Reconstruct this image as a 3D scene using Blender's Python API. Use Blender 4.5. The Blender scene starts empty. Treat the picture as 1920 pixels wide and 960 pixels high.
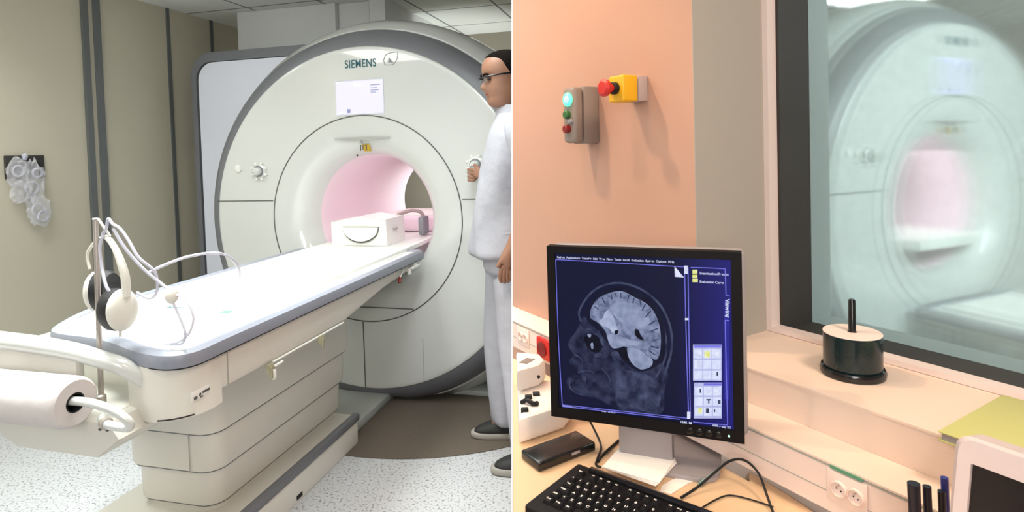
import bpy, bmesh, math, random
from mathutils import Vector, Matrix, Euler
random.seed(7)
PI = math.pi
sc = bpy.context.scene
COL = sc.collection

# ------------------------------------------------------------------ camera
F_PX, CY, PITCH, ROLL, EYE = 1100.0, 318.04, 0.03152, -0.02937, 1.45
Fv = Vector((0, math.cos(PITCH), -math.sin(PITCH)))
R0 = Vector((1, 0, 0)); U0 = Vector((0, math.sin(PITCH), math.cos(PITCH)))
Rv = math.cos(ROLL)*R0 + math.sin(ROLL)*U0
Uv = -math.sin(ROLL)*R0 + math.cos(ROLL)*U0
cam = bpy.data.cameras.new('camera'); camo = bpy.data.objects.new('camera', cam); COL.objects.link(camo)
camo.matrix_world = Matrix(((Rv.x, Uv.x, -Fv.x, 0), (Rv.y, Uv.y, -Fv.y, 0), (Rv.z, Uv.z, -Fv.z, EYE), (0, 0, 0, 1)))
cam.sensor_width = 36.0; cam.lens = F_PX/1920*36.0; cam.shift_y = -(480-CY)/1920.0
cam.clip_start = 0.02; cam.clip_end = 60
sc.camera = camo

# ------------------------------------------------------------------ world and colour
sc.view_settings.view_transform = 'Standard'; sc.view_settings.look = 'None'
sc.view_settings.exposure = 0.0; sc.view_settings.gamma = 1.0
sc.view_settings.use_curve_mapping = False
w = bpy.data.worlds.new('world'); sc.world = w; w.use_nodes = True
w.node_tree.nodes['Background'].inputs[0].default_value = (0.8, 0.85, 0.8, 1)
w.node_tree.nodes['Background'].inputs[1].default_value = 0.0
sc.cycles.max_bounces = 10; sc.cycles.diffuse_bounces = 5; sc.cycles.transparent_max_bounces = 16
sc.cycles.sample_clamp_indirect = 4.0; sc.cycles.caustics_reflective = False; sc.cycles.caustics_refractive = False

# frames of reference: the scanner room, the control-room wall, the second scanner
PH, PSI = 0.24684, 0.5415
Q = Vector((-0.86578, 3.39693, 0)); ZC = 1.0814
Q2 = Vector((2.4378, 3.2189, 0)); PH2 = -0.3919
La = Vector((math.sin(PH), math.cos(PH), 0)); Ll = Vector((math.cos(PH), -math.sin(PH), 0))
Lb = Vector((-math.sin(PSI), math.cos(PSI), 0)); Ln = Vector((-math.cos(PSI), -math.sin(PSI), 0))
def LW(s, d, z=0): return Q + Ll*s + La*d + Vector((0, 0, z))        # scanner room -> world
def WW(u, o, z=0): return Lb*u + Ln*o + Vector((0, 0, z))             # control wall -> world
Z1 = Vector((0, 0, 1))

# ------------------------------------------------------------------ lights
def area(name, loc, target, size, power, color, sizey=None, spread=180):
    l = bpy.data.lights.new(name, 'AREA'); l.energy = power; l.color = color; l.size = size
    if sizey: l.shape = 'RECTANGLE'; l.size_y = sizey
    l.spread = math.radians(spread)
    o = bpy.data.objects.new(name, l); COL.objects.link(o); o.location = loc
    o.rotation_euler = (Vector(target)-Vector(loc)).to_track_quat('-Z', 'Y').to_euler(); return o
def spot(name, loc, target, power, color, cone, blend=0.5, rad=0.03):
    l = bpy.data.lights.new(name, 'SPOT'); l.energy = power; l.color = color; l.spot_size = math.radians(cone)
    l.spot_blend = blend; l.shadow_soft_size = rad
    o = bpy.data.objects.new(name, l); COL.objects.link(o); o.location = loc
    o.rotation_euler = (Vector(target)-Vector(loc)).to_track_quat('-Z', 'Y').to_euler(); return o
COOL = (0.95, 1.0, 0.97); WARM = (1.0, 0.70, 0.45)
PANELS = ((-0.10, -1.65, 19, 90, 'above the foot of the patient table'), (-0.10, -0.95, 5, 70, 'above the middle of the patient table'), (0.80, -0.85, 8, 105, 'above the floor right of the table'), (-1.25, -1.3, 11, 130, 'above the floor left of the table'))
for (s, d, p, sp, _) in PANELS:
    area('ceiling_panel_lamp', LW(s, d, 2.56), LW(s, d, 0), 0.55, p, COOL, 0.55, sp)
area('bore_lamp', LW(0, 0.6, 1.40), LW(0, 0.55, 0.5), 0.25, 1.5, (1.0, 0.92, 0.97), 0.9, 180)
area('far_bore_fill', Q2+Vector((0, 0.3, 1.38)), Q2+Vector((0, 0.3, 0.5)), 0.3, 3.0, (1.0, 0.85, 0.92), 0.3, 180)  # added pinkish fill that brightens the far bore, no known source
area('front_fill', Vector((-1.5, -0.7, 2.3)), LW(-0.1, 0.0, 0.5), 1.2, 6, (0.97, 1.0, 1.0), 1.2, 150)  # added fill from behind the camera, has no fixture
area('front_fill', Vector((-0.25, -1.1, 1.75)), Vector((-0.3, 2.2, 0.4)), 0.9, 23, (1.0, 0.97, 0.93), 0.9, 150)  # second added fill near the camera, lifts both rooms, no fixture
area('side_fill', LW(0.95, -1.6, 2.45), LW(0.1, -0.45, 0.35), 0.5, 5, COOL, 0.5, 110)  # unseen fill added for the table side and lower cover
area('rear_fill', LW(0.75, 1.8, 1.3), LW(-0.6, 2.4, 1.4), 0.4, 26, COOL, 0.4, 170)  # fill added out of sight behind the scanner, brightens back wall and ceiling
area('scanner_room_up_fill', LW(-0.6, -2.2, 1.9), LW(-0.55, -1.9, 3.4), 0.8, 23, COOL, 0.8, 130)  # invented upward fill, brightens the ceiling without a fitting
area('housing_fill', LW(-1.45, -1.0, 2.5), LW(-1.1, 0.7, 2.0), 0.3, 1.1, COOL, 0.3, 90)  # small added fill to lift the housing panel, no real source
spot('wall_washer_lamp', WW(1.47, -0.325, 2.55), WW(1.25, -0.975, 0.7), 44, WARM, 70)
spot('wall_washer_lamp', WW(0.98, -0.30, 2.55), WW(1.12, -0.975, 0.7), 18, WARM, 70)
area('desk_lamp', Vector((0.85, 0.15, 2.5)), Vector((0.55, 1.0, 0.9)), 0.35, 8, (1.0, 0.78, 0.6), 0.35, 110)
area('far_room_lamp', Q2 + Vector((0.6, -1.9, 2.50)), Q2 + Vector((0.1, -0.2, 0.6)), 1.4, 165, (0.86, 0.97, 1.0), 1.4, 170)

# ------------------------------------------------------------------ materials
M = {}
def mat(name, col, rough=0.5, metal=0.0, var=0.0, vscale=8.0, bump=0.0, bscale=60.0, emit=None, estr=0.0, alpha=1.0, coat=0.0, trans=0.0, spec=0.5, sheen=0):
    m = bpy.data.materials.new(name); m.use_nodes = True; nt = m.node_tree; b = nt.nodes['Principled BSDF']
    b.inputs['Base Color'].default_value = (*col, 1); b.inputs['Roughness'].default_value = rough
    b.inputs['Metallic'].default_value = metal; b.inputs['Alpha'].default_value = alpha
    b.inputs['Coat Weight'].default_value = coat; b.inputs['Transmission Weight'].default_value = trans
    b.inputs['Specular IOR Level'].default_value = spec; b.inputs['Sheen Weight'].default_value = sheen
    if emit:
        b.inputs['Emission Color'].default_value = (*emit, 1); b.inputs['Emission Strength'].default_value = estr
    tc = nt.nodes.new('ShaderNodeTexCoord')
    if var > 0:
        n = nt.nodes.new('ShaderNodeTexNoise'); n.inputs['Scale'].default_value = vscale; n.inputs['Detail'].default_value = 4
        nt.links.new(tc.outputs['Object'], n.inputs['Vector'])
        mx = nt.nodes.new('ShaderNodeMix'); mx.data_type = 'RGBA'
        mx.inputs['A'].default_value = (*[c*(1-var) for c in col], 1); mx.inputs['B'].default_value = (*[min(1, c*(1+var)) for c in col], 1)
        nt.links.new(n.outputs['Fac'], mx.inputs['Factor']); nt.links.new(mx.outputs['Result'], b.inputs['Base Color'])
    if bump > 0:
        n = nt.nodes.new('ShaderNodeTexNoise'); n.inputs['Scale'].default_value = bscale; n.inputs['Detail'].default_value = 3
        nt.links.new(tc.outputs['Object'], n.inputs['Vector'])
        bp = nt.nodes.new('ShaderNodeBump'); bp.inputs['Strength'].default_value = bump; bp.inputs['Distance'].default_value = 0.01
        nt.links.new(n.outputs['Fac'], bp.inputs['Height']); nt.links.new(bp.outputs['Normal'], b.inputs['Normal'])
    M[name] = m; return m
mat('cover_white', (0.62, 0.638, 0.622), 0.30, var=0.015, vscale=3, coat=1.0)
mat('cover_cream', (0.72, 0.705, 0.645), 0.4, var=0.02, vscale=4)
mat('table_white', (0.80, 0.80, 0.77), 0.35, var=0.02, vscale=6)
mat('bumper_grey', (0.16, 0.165, 0.185), 0.4, var=0.03)
mat('bumper_blue', (0.235, 0.25, 0.30), 0.35, var=0.03)
mat('housing_blue', (0.78, 0.81, 0.92), 0.4, var=0.02)
mat('bore_pink', (0.86, 0.68, 0.76), 0.45, var=0.02)
mat('seam_dark', (0.10, 0.10, 0.09), 0.7, var=0.1)
mat('seam_soft', (0.36, 0.36, 0.33), 0.6, var=0.1)
mat('black', (0.010, 0.010, 0.011), 0.5, var=0.2, spec=0.3)
mat('black_gloss', (0.01, 0.01, 0.011), 0.18, var=0.2)
mat('black_soft', (0.008, 0.008, 0.010), 0.6, bump=0.2)
mat('teal_ink', (0.012, 0.10, 0.13), 0.5, var=0.05)
mat('grey_ink', (0.25, 0.26, 0.28), 0.5, var=0.05)
mat('yellow_label', (0.55, 0.36, 0.03), 0.5, var=0.1, vscale=60)
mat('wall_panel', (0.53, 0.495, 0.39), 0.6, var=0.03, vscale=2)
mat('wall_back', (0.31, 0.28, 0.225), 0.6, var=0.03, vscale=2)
mat('strip_grey', (0.12, 0.13, 0.13), 0.45, var=0.05)
mat('strip_light', (0.42, 0.39, 0.31), 0.5, var=0.03)
mat('column_white', (0.72, 0.73, 0.73), 0.6, var=0.02)
mat('carpet_brown', (0.115, 0.092, 0.072), 0.9, var=0.25, vscale=150, bump=0.4, bscale=300)
mat('platform_grey', (0.42, 0.45, 0.43), 0.5, var=0.03)
mat('steel', (0.55, 0.50, 0.46), 0.35, metal=0.6, var=0.05)
mat('hook_brass', (0.40, 0.38, 0.26), 0.4, metal=0.4, var=0.05)
mat('red_plastic', (0.55, 0.02, 0.015), 0.4, var=0.05)
mat('red_deep', (0.20, 0.01, 0.01), 0.4, var=0.05)
mat('green_dark', (0.03, 0.12, 0.03), 0.4, var=0.05)
mat('yellow_plastic', (0.78, 0.42, 0.01), 0.45, var=0.03)
mat('box_grey', (0.25, 0.20, 0.175), 0.55, var=0.03)
mat('box_pale', (0.42, 0.34, 0.33), 0.5, var=0.03)
mat('wall_salmon', (0.50, 0.29, 0.215), 0.75, var=0.015, vscale=3)
mat('wall_beige', (0.37, 0.345, 0.31), 0.75, var=0.015, vscale=3)
mat('sill_cream', (0.76, 0.61, 0.52), 0.5, var=0.015, vscale=3)
mat('trunk_cream', (0.82, 0.66, 0.60), 0.5, var=0.015, vscale=3)
mat('trim_white', (0.72, 0.62, 0.60), 0.5, var=0.02)
mat('frame_dark', (0.030, 0.026, 0.024), 0.7, var=0.05)
mat('frame_light', (0.33, 0.34, 0.33), 0.6, var=0.05)
mat('desk_wood', (0.72, 0.50, 0.31), 0.45, var=0.04, vscale=5)
mat('desk_edge', (0.32, 0.22, 0.15), 0.5, var=0.05)
mat('silver_plastic', (0.32, 0.29, 0.30), 0.4, metal=0.1, var=0.03)
mat('beige_plastic', (0.90, 0.82, 0.76), 0.4, var=0.02)
mat('paper', (0.88, 0.84, 0.80), 0.8, var=0.02)
mat('paper_roll', (0.62, 0.58, 0.57), 0.75, var=0.04, vscale=20, bump=0.6, bscale=12)
mat('bezel_black', (0.006, 0.005, 0.006), 0.6, var=0.1, spec=0.15)
mat('key_black', (0.006, 0.005, 0.006), 0.6, var=0.1, spec=0.2)
mat('mint', (0.30, 0.52, 0.47), 0.5, var=0.03)
mat('dvd_side', (0.006, 0.018, 0.022), 0.2, var=0.3, vscale=300)
mat('dvd_top', (0.80, 0.68, 0.63), 0.4, var=0.02)
mat('lime_cover', (0.52, 0.52, 0.20), 0.6, var=0.03)
mat('page_grey', (0.36, 0.32, 0.32), 0.7, var=0.05)
mat('pink_white', (0.68, 0.55, 0.53), 0.45, var=0.01)
mat('screen_off', (0.016, 0.012, 0.012), 0.25, var=0.1)
mat('pen_black', (0.01, 0.01, 0.02), 0.35, var=0.1)
mat('pen_blue', (0.03, 0.035, 0.22), 0.35, var=0.1)
mat('green_tape', (0.10, 0.28, 0.17), 0.6, var=0.05)
mat('skin', (0.30, 0.15, 0.095), 0.5, var=0.15, vscale=14)
mat('hair', (0.008, 0.006, 0.005), 0.9, var=0.3, vscale=60, bump=0.6, bscale=120, spec=0.08)
mat('screen_dim', (0.5, 0.5, 0.6), 0.4, emit=(0.55, 0.50, 0.65), estr=0.35)
mat('cloth_white', (0.43, 0.43, 0.48), 0.85, var=0.02, vscale=6, bump=0.9, bscale=11)
mat('shoe_black', (0.02, 0.02, 0.02), 0.7, var=0.2)
mat('shoe_sole', (0.32, 0.30, 0.27), 0.7, var=0.1)
mat('lens', (0.2, 0.2, 0.2), 0.1, alpha=0.4)
mat('tube_clear', (0.62, 0.62, 0.72), 0.12, alpha=0.75)
mat('bag_clear', (0.78, 0.78, 0.82), 0.08, alpha=0.30, bump=0.9, bscale=30)
mat('screen_white', (0.1, 0.1, 0.12), 0.3, emit=(0.90, 0.87, 1.0), estr=0.88)
mat('screen_tint', (0.4, 0.4, 0.7), 0.3, emit=(0.62, 0.62, 0.95), estr=0.8)
mat('screen_ink', (0.1, 0.1, 0.2), 0.3, emit=(0.30, 0.34, 0.55), estr=0.6)
mat('lamp_green', (0.1, 0.8, 0.4), 0.3, emit=(0.10, 1.0, 0.50), estr=1.3)
mat('lamp_core', (0.3, 0.9, 0.6), 0.3, emit=(0.30, 1.0, 0.65), estr=1.2)
mat('led_green', (0.3, 0.9, 0.5), 0.3, emit=(0.4, 1.0, 0.7), estr=2.0)
mat('diffuser', (0.9, 0.9, 0.9), 0.5, emit=(0.97, 1.0, 0.98), estr=1.5)
mat('diffuser_warm', (0.9, 0.8, 0.7), 0.5, emit=(1.0, 0.75, 0.5), estr=4.0)
mat('diffuser_bright', (0.9, 0.9, 0.9), 0.5, emit=(1.0, 1.0, 0.97), estr=9.0)
mat('ceil_frame', (0.6, 0.6, 0.6), 0.5, var=0.02)

def nodes_mat(name):
    m = bpy.data.materials.new(name); m.use_nodes = True; M[name] = m
    return m, m.node_tree, m.node_tree.nodes['Principled BSDF']
# terrazzo floor
m, nt, b = nodes_mat('terrazzo'); N = nt.nodes; L = nt.links
tc = N.new('ShaderNodeTexCoord'); v = N.new('ShaderNodeTexVoronoi'); v.inputs['Scale'].default_value = 60
n2 = N.new('ShaderNodeTexNoise'); n2.inputs['Scale'].default_value = 90; n2.inputs['Detail'].default_value = 5
r = N.new('ShaderNodeValToRGB'); r.color_ramp.elements[0].position = 0.36; r.color_ramp.elements[0].color = (0.20, 0.20, 0.21, 1)
r.color_ramp.elements[1].position = 0.46; r.color_ramp.elements[1].color = (0.50, 0.51, 0.53, 1)
r2 = N.new('ShaderNodeValToRGB'); r2.color_ramp.elements[0].position = 0.10; r2.color_ramp.elements[0].color = (0.35, 0.35, 0.36, 1)
r2.color_ramp.elements[1].position = 0.2; r2.color_ramp.elements[1].color = (1, 1, 1, 1)
mx = N.new('ShaderNodeMix'); mx.data_type = 'RGBA'; mx.blend_type = 'MULTIPLY'; mx.inputs['Factor'].default_value = 0.5
L.new(tc.outputs['Object'], v.inputs['Vector']); L.new(tc.outputs['Object'], n2.inputs['Vector'])
L.new(n2.outputs['Fac'], r.inputs['Fac']); L.new(v.outputs['Distance'], r2.inputs['Fac'])
L.new(r.outputs['Color'], mx.inputs['A']); L.new(r2.outputs['Color'], mx.inputs['B']); L.new(mx.outputs['Result'], b.inputs['Base Color'])
b.inputs['Roughness'].default_value = 0.35
# ceiling tiles
m, nt, b = nodes_mat('ceiling_tiles'); N = nt.nodes; L = nt.links
tc = N.new('ShaderNodeTexCoord'); sx = N.new('ShaderNodeSeparateXYZ'); L.new(tc.outputs['Object'], sx.inputs[0])
def grid(out, off):
    a = N.new('ShaderNodeMath'); a.operation = 'ADD'; a.inputs[1].default_value = off; L.new(out, a.inputs[0])
    c = N.new('ShaderNodeMath'); c.operation = 'PINGPONG'; c.inputs[1].default_value = 0.3; L.new(a.outputs[0], c.inputs[0])
    g = N.new('ShaderNodeMath'); g.operation = 'LESS_THAN'; g.inputs[1].default_value = 0.009; L.new(c.outputs[0], g.inputs[0]); return g.outputs[0]
g1 = grid(sx.outputs['X'], 0.15); g2 = grid(sx.outputs['Y'], -0.2)
mm = N.new('ShaderNodeMath'); mm.operation = 'MAXIMUM'; L.new(g1, mm.inputs[0]); L.new(g2, mm.inputs[1])
mx = N.new('ShaderNodeMix'); mx.data_type = 'RGBA'; mx.inputs['A'].default_value = (0.82, 0.83, 0.80, 1); mx.inputs['B'].default_value = (0.22, 0.23, 0.24, 1)
L.new(mm.outputs[0], mx.inputs['Factor']); L.new(mx.outputs['Result'], b.inputs['Base Color']); b.inputs['Roughness'].default_value = 0.9
# observation window: meshed pane, haze and blur of the view put into its shader
m, nt, b = nodes_mat('hazy_mesh_glass'); N = nt.nodes; L = nt.links; N.remove(b)
o = N['Material Output']; t = N.new('ShaderNodeBsdfTransparent'); t.inputs[0].default_value = (0.86, 0.90, 0.89, 1)
rf = N.new('ShaderNodeBsdfRefraction'); rf.inputs['IOR'].default_value = 1.04; rf.inputs['Roughness'].default_value = 0.25
rf.inputs['Color'].default_value = (0.86, 0.92, 0.90, 1)
df = N.new('ShaderNodeBsdfDiffuse'); df.inputs[0].default_value = (0.70, 0.80, 0.76, 1)
tl = N.new('ShaderNodeBsdfTranslucent'); tl.inputs[0].default_value = (0.85, 0.95, 0.92, 1)
tc = N.new('ShaderNodeTexCoord'); nz = N.new('ShaderNodeTexNoise'); nz.inputs['Scale'].default_value = 30; nz.inputs['Detail'].default_value = 3
L.new(tc.outputs['Object'], nz.inputs['Vector'])
mr = N.new('ShaderNodeMapRange'); mr.inputs['To Min'].default_value = 0.16; mr.inputs['To Max'].default_value = 0.26; L.new(nz.outputs['Fac'], mr.inputs['Value'])
m1 = N.new('ShaderNodeMixShader'); m1.inputs[0].default_value = 0.5; L.new(df.outputs[0], m1.inputs[1]); L.new(tl.outputs[0], m1.inputs[2])
m3 = N.new('ShaderNodeMixShader'); m3.inputs[0].default_value = 0.65; L.new(t.outputs[0], m3.inputs[1]); L.new(rf.outputs[0], m3.inputs[2])
m2 = N.new('ShaderNodeMixShader'); L.new(mr.outputs['Result'], m2.inputs[0]); L.new(m3.outputs[0], m2.inputs[1]); L.new(m1.outputs[0], m2.inputs[2])
L.new(m2.outputs[0], o.inputs['Surface'])
# monitor screen content: emission with fine noise
def em_mat(name, c0, c1, scale, strength=1.0, detail=6, lo=0.35, hi=0.65, stretch=(1, 1, 1)):
    m, nt, b = nodes_mat(name); N = nt.nodes; L = nt.links
    tc = N.new('ShaderNodeTexCoord'); mp = N.new('ShaderNodeMapping'); mp.inputs['Scale'].default_value = stretch
    n = N.new('ShaderNodeTexNoise'); n.inputs['Scale'].default_value = scale; n.inputs['Detail'].default_value = detail
    r = N.new('ShaderNodeValToRGB'); r.color_ramp.elements[0].position = lo; r.color_ramp.elements[1].position = hi
    r.color_ramp.elements[0].color = (*c0, 1); r.color_ramp.elements[1].color = (*c1, 1)
    L.new(tc.outputs['Object'], mp.inputs['Vector']); L.new(mp.outputs['Vector'], n.inputs['Vector']); L.new(n.outputs['Fac'], r.inputs['Fac'])
    b.inputs['Base Color'].default_value = (0.003, 0.003, 0.005, 1); b.inputs['Roughness'].default_value = 0.5; b.inputs['Specular IOR Level'].default_value = 0.08
    L.new(r.outputs['Color'], b.inputs['Emission Color']); b.inputs['Emission Strength'].default_value = strength
    return m
em_mat('mri_flesh', (0.006, 0.008, 0.030), (0.045, 0.055, 0.115), 55, 1.0, 6, 0.35, 0.75)
em_mat('mri_flesh_mid', (0.014, 0.018, 0.050), (0.075, 0.09, 0.17), 60, 1.0, 6, 0.35, 0.75)
em_mat('mri_skull', (0.020, 0.026, 0.065), (0.060, 0.075, 0.14), 40)
em_mat('mri_bone', (0.004, 0.005, 0.02), (0.008, 0.010, 0.03), 40)
em_mat('mri_brain', (0.10, 0.125, 0.22), (0.25, 0.29, 0.45), 95, 1.0, 6, 0.34, 0.62)
em_mat('mri_bright', (0.30, 0.35, 0.52), (0.46, 0.52, 0.70), 50)
em_mat('mri_mid', (0.20, 0.24, 0.38), (0.33, 0.38, 0.55), 60)
em_mat('mri_dark', (0.002, 0.003, 0.010), (0.006, 0.008, 0.02), 40)
em_mat('ui_line', (0.16, 0.16, 0.70), (0.20, 0.20, 0.80), 10)
em_mat('ui_white', (0.60, 0.64, 0.85), (0.80, 0.84, 1.0), 200)
em_mat('ui_text', (0.45, 0.48, 0.70), (0.6, 0.62, 0.85), 200)
em_mat('ui_panel', (0.42, 0.45, 0.75), (0.52, 0.55, 0.85), 60)
em_mat('ui_cell', (0.62, 0.68, 0.92), (0.75, 0.80, 1.0), 80)
em_mat('ui_yellow', (0.65, 0.70, 0.10), (0.85, 0.88, 0.45), 100)
em_mat('ui_blue', (0.02, 0.02, 0.25), (0.04, 0.04, 0.40), 6)
m, nt, b = nodes_mat('screen_blue'); N = nt.nodes; L = nt.links
tc = N.new('ShaderNodeTexCoord'); sx = N.new('ShaderNodeSeparateXYZ'); L.new(tc.outputs['Object'], sx.inputs[0])
mr = N.new('ShaderNodeMapRange'); mr.inputs['From Min'].default_value = -0.16; mr.inputs['From Max'].default_value = 0.16; L.new(sx.outputs['X'], mr.inputs['Value'])
r = N.new('ShaderNodeValToRGB'); e = r.color_ramp.elements
e[0].position = 0.0; e[0].color = (0.004, 0.006, 0.030, 1); e[1].position = 1.0; e[1].color = (0.014, 0.014, 0.17, 1)
e2 = e.new(0.7); e2.color = (0.003, 0.005, 0.030, 1)
L.new(mr.outputs['Result'], r.inputs['Fac']); L.new(r.outputs['Color'], b.inputs['Emission Color']); b.inputs['Emission Strength'].default_value = 1.0
b.inputs['Base Color'].default_value = (0.003, 0.003, 0.006, 1); b.inputs['Roughness'].default_value = 0.45; b.inputs['Specular IOR Level'].default_value = 0.12

# ------------------------------------------------------------------ geometry helpers
def new_bm(): return bmesh.new()
def finish(bm, name, material, parent=None, smooth=35, mw=None, sub=0):
    bmesh.ops.remove_doubles(bm, verts=bm.verts, dist=1e-5)
    bmesh.ops.recalc_face_normals(bm, faces=bm.faces)
    for f in bm.faces: f.smooth = smooth > 0
    if smooth:
        lim = math.radians(smooth)
        for e in bm.edges:
            if len(e.link_faces) == 2 and e.calc_face_angle(0) > lim: e.smooth = False
    me = bpy.data.meshes.new(name); bm.to_mesh(me); bm.free()
    me.materials.append(M[material])
    o = bpy.data.objects.new(name, me); COL.objects.link(o)
    if parent: o.parent = parent
    if mw is not None: o.matrix_local = mw
    if sub:
        sm = o.modifiers.new('sub', 'SUBSURF'); sm.levels = sub; sm.render_levels = sub
    return o
def box(bm, x0, x1, y0, y1, z0, z1, bev=0.0, seg=2, mtx=None):
    r = bmesh.ops.create_cube(bm, size=1.0); vs = r['verts']
    for v in vs:
        v.co = Vector((x0+(v.co.x+.5)*(x1-x0), y0+(v.co.y+.5)*(y1-y0), z0+(v.co.z+.5)*(z1-z0)))
    if bev > 0:
        es = list({e for v in vs for e in v.link_edges})
        rr = bmesh.ops.bevel(bm, geom=es, offset=bev, segments=seg, affect='EDGES', profile=0.5)
        vs = list({v for f in rr['faces'] for v in f.verts} | {v for v in vs if v.is_valid})
    if mtx is not None:
        allv = set(vs)
        bmesh.ops.transform(bm, matrix=mtx, verts=list(allv))
    return vs
def prism(bm, pts, z0, z1, f=None, bev=0.0):
    """closed outline pts (x,y) raised from z0 to z1; f maps (x,y,z)"""
    f = f or (lambda x, y, z: (x, y, z))
    a = [bm.verts.new(f(x, y, z0)) for x, y in pts]; b = [bm.verts.new(f(x, y, z1)) for x, y in pts]
    n = len(pts); fs = [bm.faces.new(a[::-1]), bm.faces.new(b)]
    for i in range(n): fs.append(bm.faces.new((a[i], a[(i+1) % n], b[(i+1) % n], b[i])))
    if bev > 0:
        es = [e for e in set(fs[0].edges) | set(fs[1].edges)]
        bmesh.ops.bevel(bm, geom=es, offset=bev, segments=2, affect='EDGES', profile=0.5)
def rrect(x0, x1, y0, y1, r, n=6):
    if not isinstance(r, (tuple, list)): r = (r,)*4            # order: (x1,y1) (x0,y1) (x0,y0) (x1,y0)
    out = []
    for (cx, cy, a0, rr) in ((x1, y1, 0, r[0]), (x0, y1, 90, r[1]), (x0, y0, 180, r[2]), (x1, y0, 270, r[3])):
        sx = -1 if cx == x1 else 1; sy = -1 if cy == y1 else 1
        if rr <= 0: out.append((cx, cy)); continue
        for k in range(n+1):
            a = math.radians(a0+90*k/n); out.append((cx+sx*rr+rr*math.cos(a), cy+sy*rr+rr*math.sin(a)))
    return out
def lathe(bm, prof, n=48, origin=(0, 0, 0), axis='z', cap=True):
    """prof: (radius, height) pairs"""
    rings = []
    ox, oy, oz = origin
    for r, h in prof:
        ring = []
        for k in range(n):
            a = 2*PI*k/n; c, s = r*math.cos(a), r*math.sin(a)
            if axis == 'z': p = (ox+c, oy+s, oz+h)
            elif axis == 'y': p = (ox+c, oy+h, oz+s)
            else: p = (ox+h, oy+c, oz+s)
            ring.append(bm.verts.new(p))
        rings.append(ring)
    for a, b in zip(rings, rings[1:]):
        for k in range(n): bm.faces.new((a[k], a[(k+1) % n], b[(k+1) % n], b[k]))
    if cap:
        bm.faces.new(rings[0][::-1]); bm.faces.new(rings[-1])
    return rings
def catmull(pts, k=6):
    P = [Vector(p) for p in pts]; out = []
    for i in range(len(P)-1):
        p0 = P[max(i-1, 0)]; p1 = P[i]; p2 = P[i+1]; p3 = P[min(i+2, len(P)-1)]
        for j in range(k):
            t = j/k; out.append(0.5*((2*p1)+(-p0+p2)*t+(2*p0-5*p1+4*p2-p3)*t*t+(-p0+3*p1-3*p2+p3)*t**3))
    out.append(P[-1]); return out
def tube(bm, pts, r, n=10, smooth=6, rr=None, closed=False):
    P = catmull(pts, smooth) if smooth else [Vector(p) for p in pts]
    m = len(P); up = Vector((0, 0, 1)); rings = []
    t0 = (P[1]-P[0]).normalized()
    if abs(t0.dot(up)) > .9: up = Vector((1, 0, 0))
    u = t0.cross(up).normalized()
    for i in range(m):
        if closed: t = (P[(i+1) % m]-P[i-1]).normalized()
        else: t = (P[min(i+1, m-1)]-P[max(i-1, 0)]).normalized()
        u = (u-t*u.dot(t)).normalized(); v = t.cross(u)
        q = r if rr is None else rr[min(len(rr)-1, int(i/(m-1)*(len(rr)-1)+.5))] if smooth == 0 else (r if rr is None else lerp_list(rr, i/(m-1)))
        rings.append([bm.verts.new(P[i]+q*(math.cos(2*PI*k/n)*u+math.sin(2*PI*k/n)*v)) for k in range(n)])
    for a, b in zip(rings, rings[1:]+([rings[0]] if closed else [])):
        for k in range(n): bm.faces.new((a[k], a[(k+1) % n], b[(k+1) % n], b[k]))
    if not closed: bm.faces.new(rings[0][::-1]); bm.faces.new(rings[-1])
def lerp_list(L_, t):
    x = t*(len(L_)-1); i = min(int(x), len(L_)-2); return L_[i]*(1-(x-i))+L_[i+1]*(x-i)
def loft(bm, secs, n=28, cap=True, power=2.0):
    """secs: (cx, cy, z, rx, ry) horizontal superellipse sections"""
    rings = []
    for (cx, cy, z, rx, ry) in secs:
        ring = []
        for k in range(n):
            a = 2*PI*k/n; c, s = math.cos(a), math.sin(a)
            ring.append(bm.verts.new((cx+rx*math.copysign(abs(c)**(2/power), c), cy+ry*math.copysign(abs(s)**(2/power), s), z)))
        rings.append(ring)
    for a, b in zip(rings, rings[1:]):
        for k in range(n): bm.faces.new((a[k], a[(k+1) % n], b[(k+1) % n], b[k]))
    if cap: bm.faces.new(rings[0][::-1]); bm.faces.new(rings[-1])
    return rings
def ellipsoid(bm, c, r, mtx=None, u=20, v=12):
    res = bmesh.ops.create_uvsphere(bm, u_segments=u, v_segments=v, radius=1.0)
    T = Matrix.Translation(Vector(c)) @ (mtx.to_4x4() if mtx is not None else Matrix()) @ Matrix.Diagonal((*r, 1))
    bmesh.ops.transform(bm, matrix=T, verts=res['verts']); return res['verts']
def empty(name, loc=(0, 0, 0), rz=0.0):
    o = bpy.data.objects.new(name, None); COL.objects.link(o); o.location = loc; o.rotation_euler = (0, 0, rz)
    o.empty_display_size = 0.1; return o
def tag(o, label=None, cat=None, group=None, kind=None):
    if label: o['label'] = label
    if cat: o['category'] = cat
    if group: o['group'] = group
    if kind: o['kind'] = kind
    return o
def thing(name, label, cat, loc=(0, 0, 0), rz=0.0, group=None): return tag(empty(name, loc, rz), label, cat, group)
def part(name, material, parent, fn, smooth=35, label=None, mw=None, sub=0):
    bm = new_bm(); fn(bm); o = finish(bm, name, material, parent, smooth, mw, sub)
    if label: o['label'] = label
    return o
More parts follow.
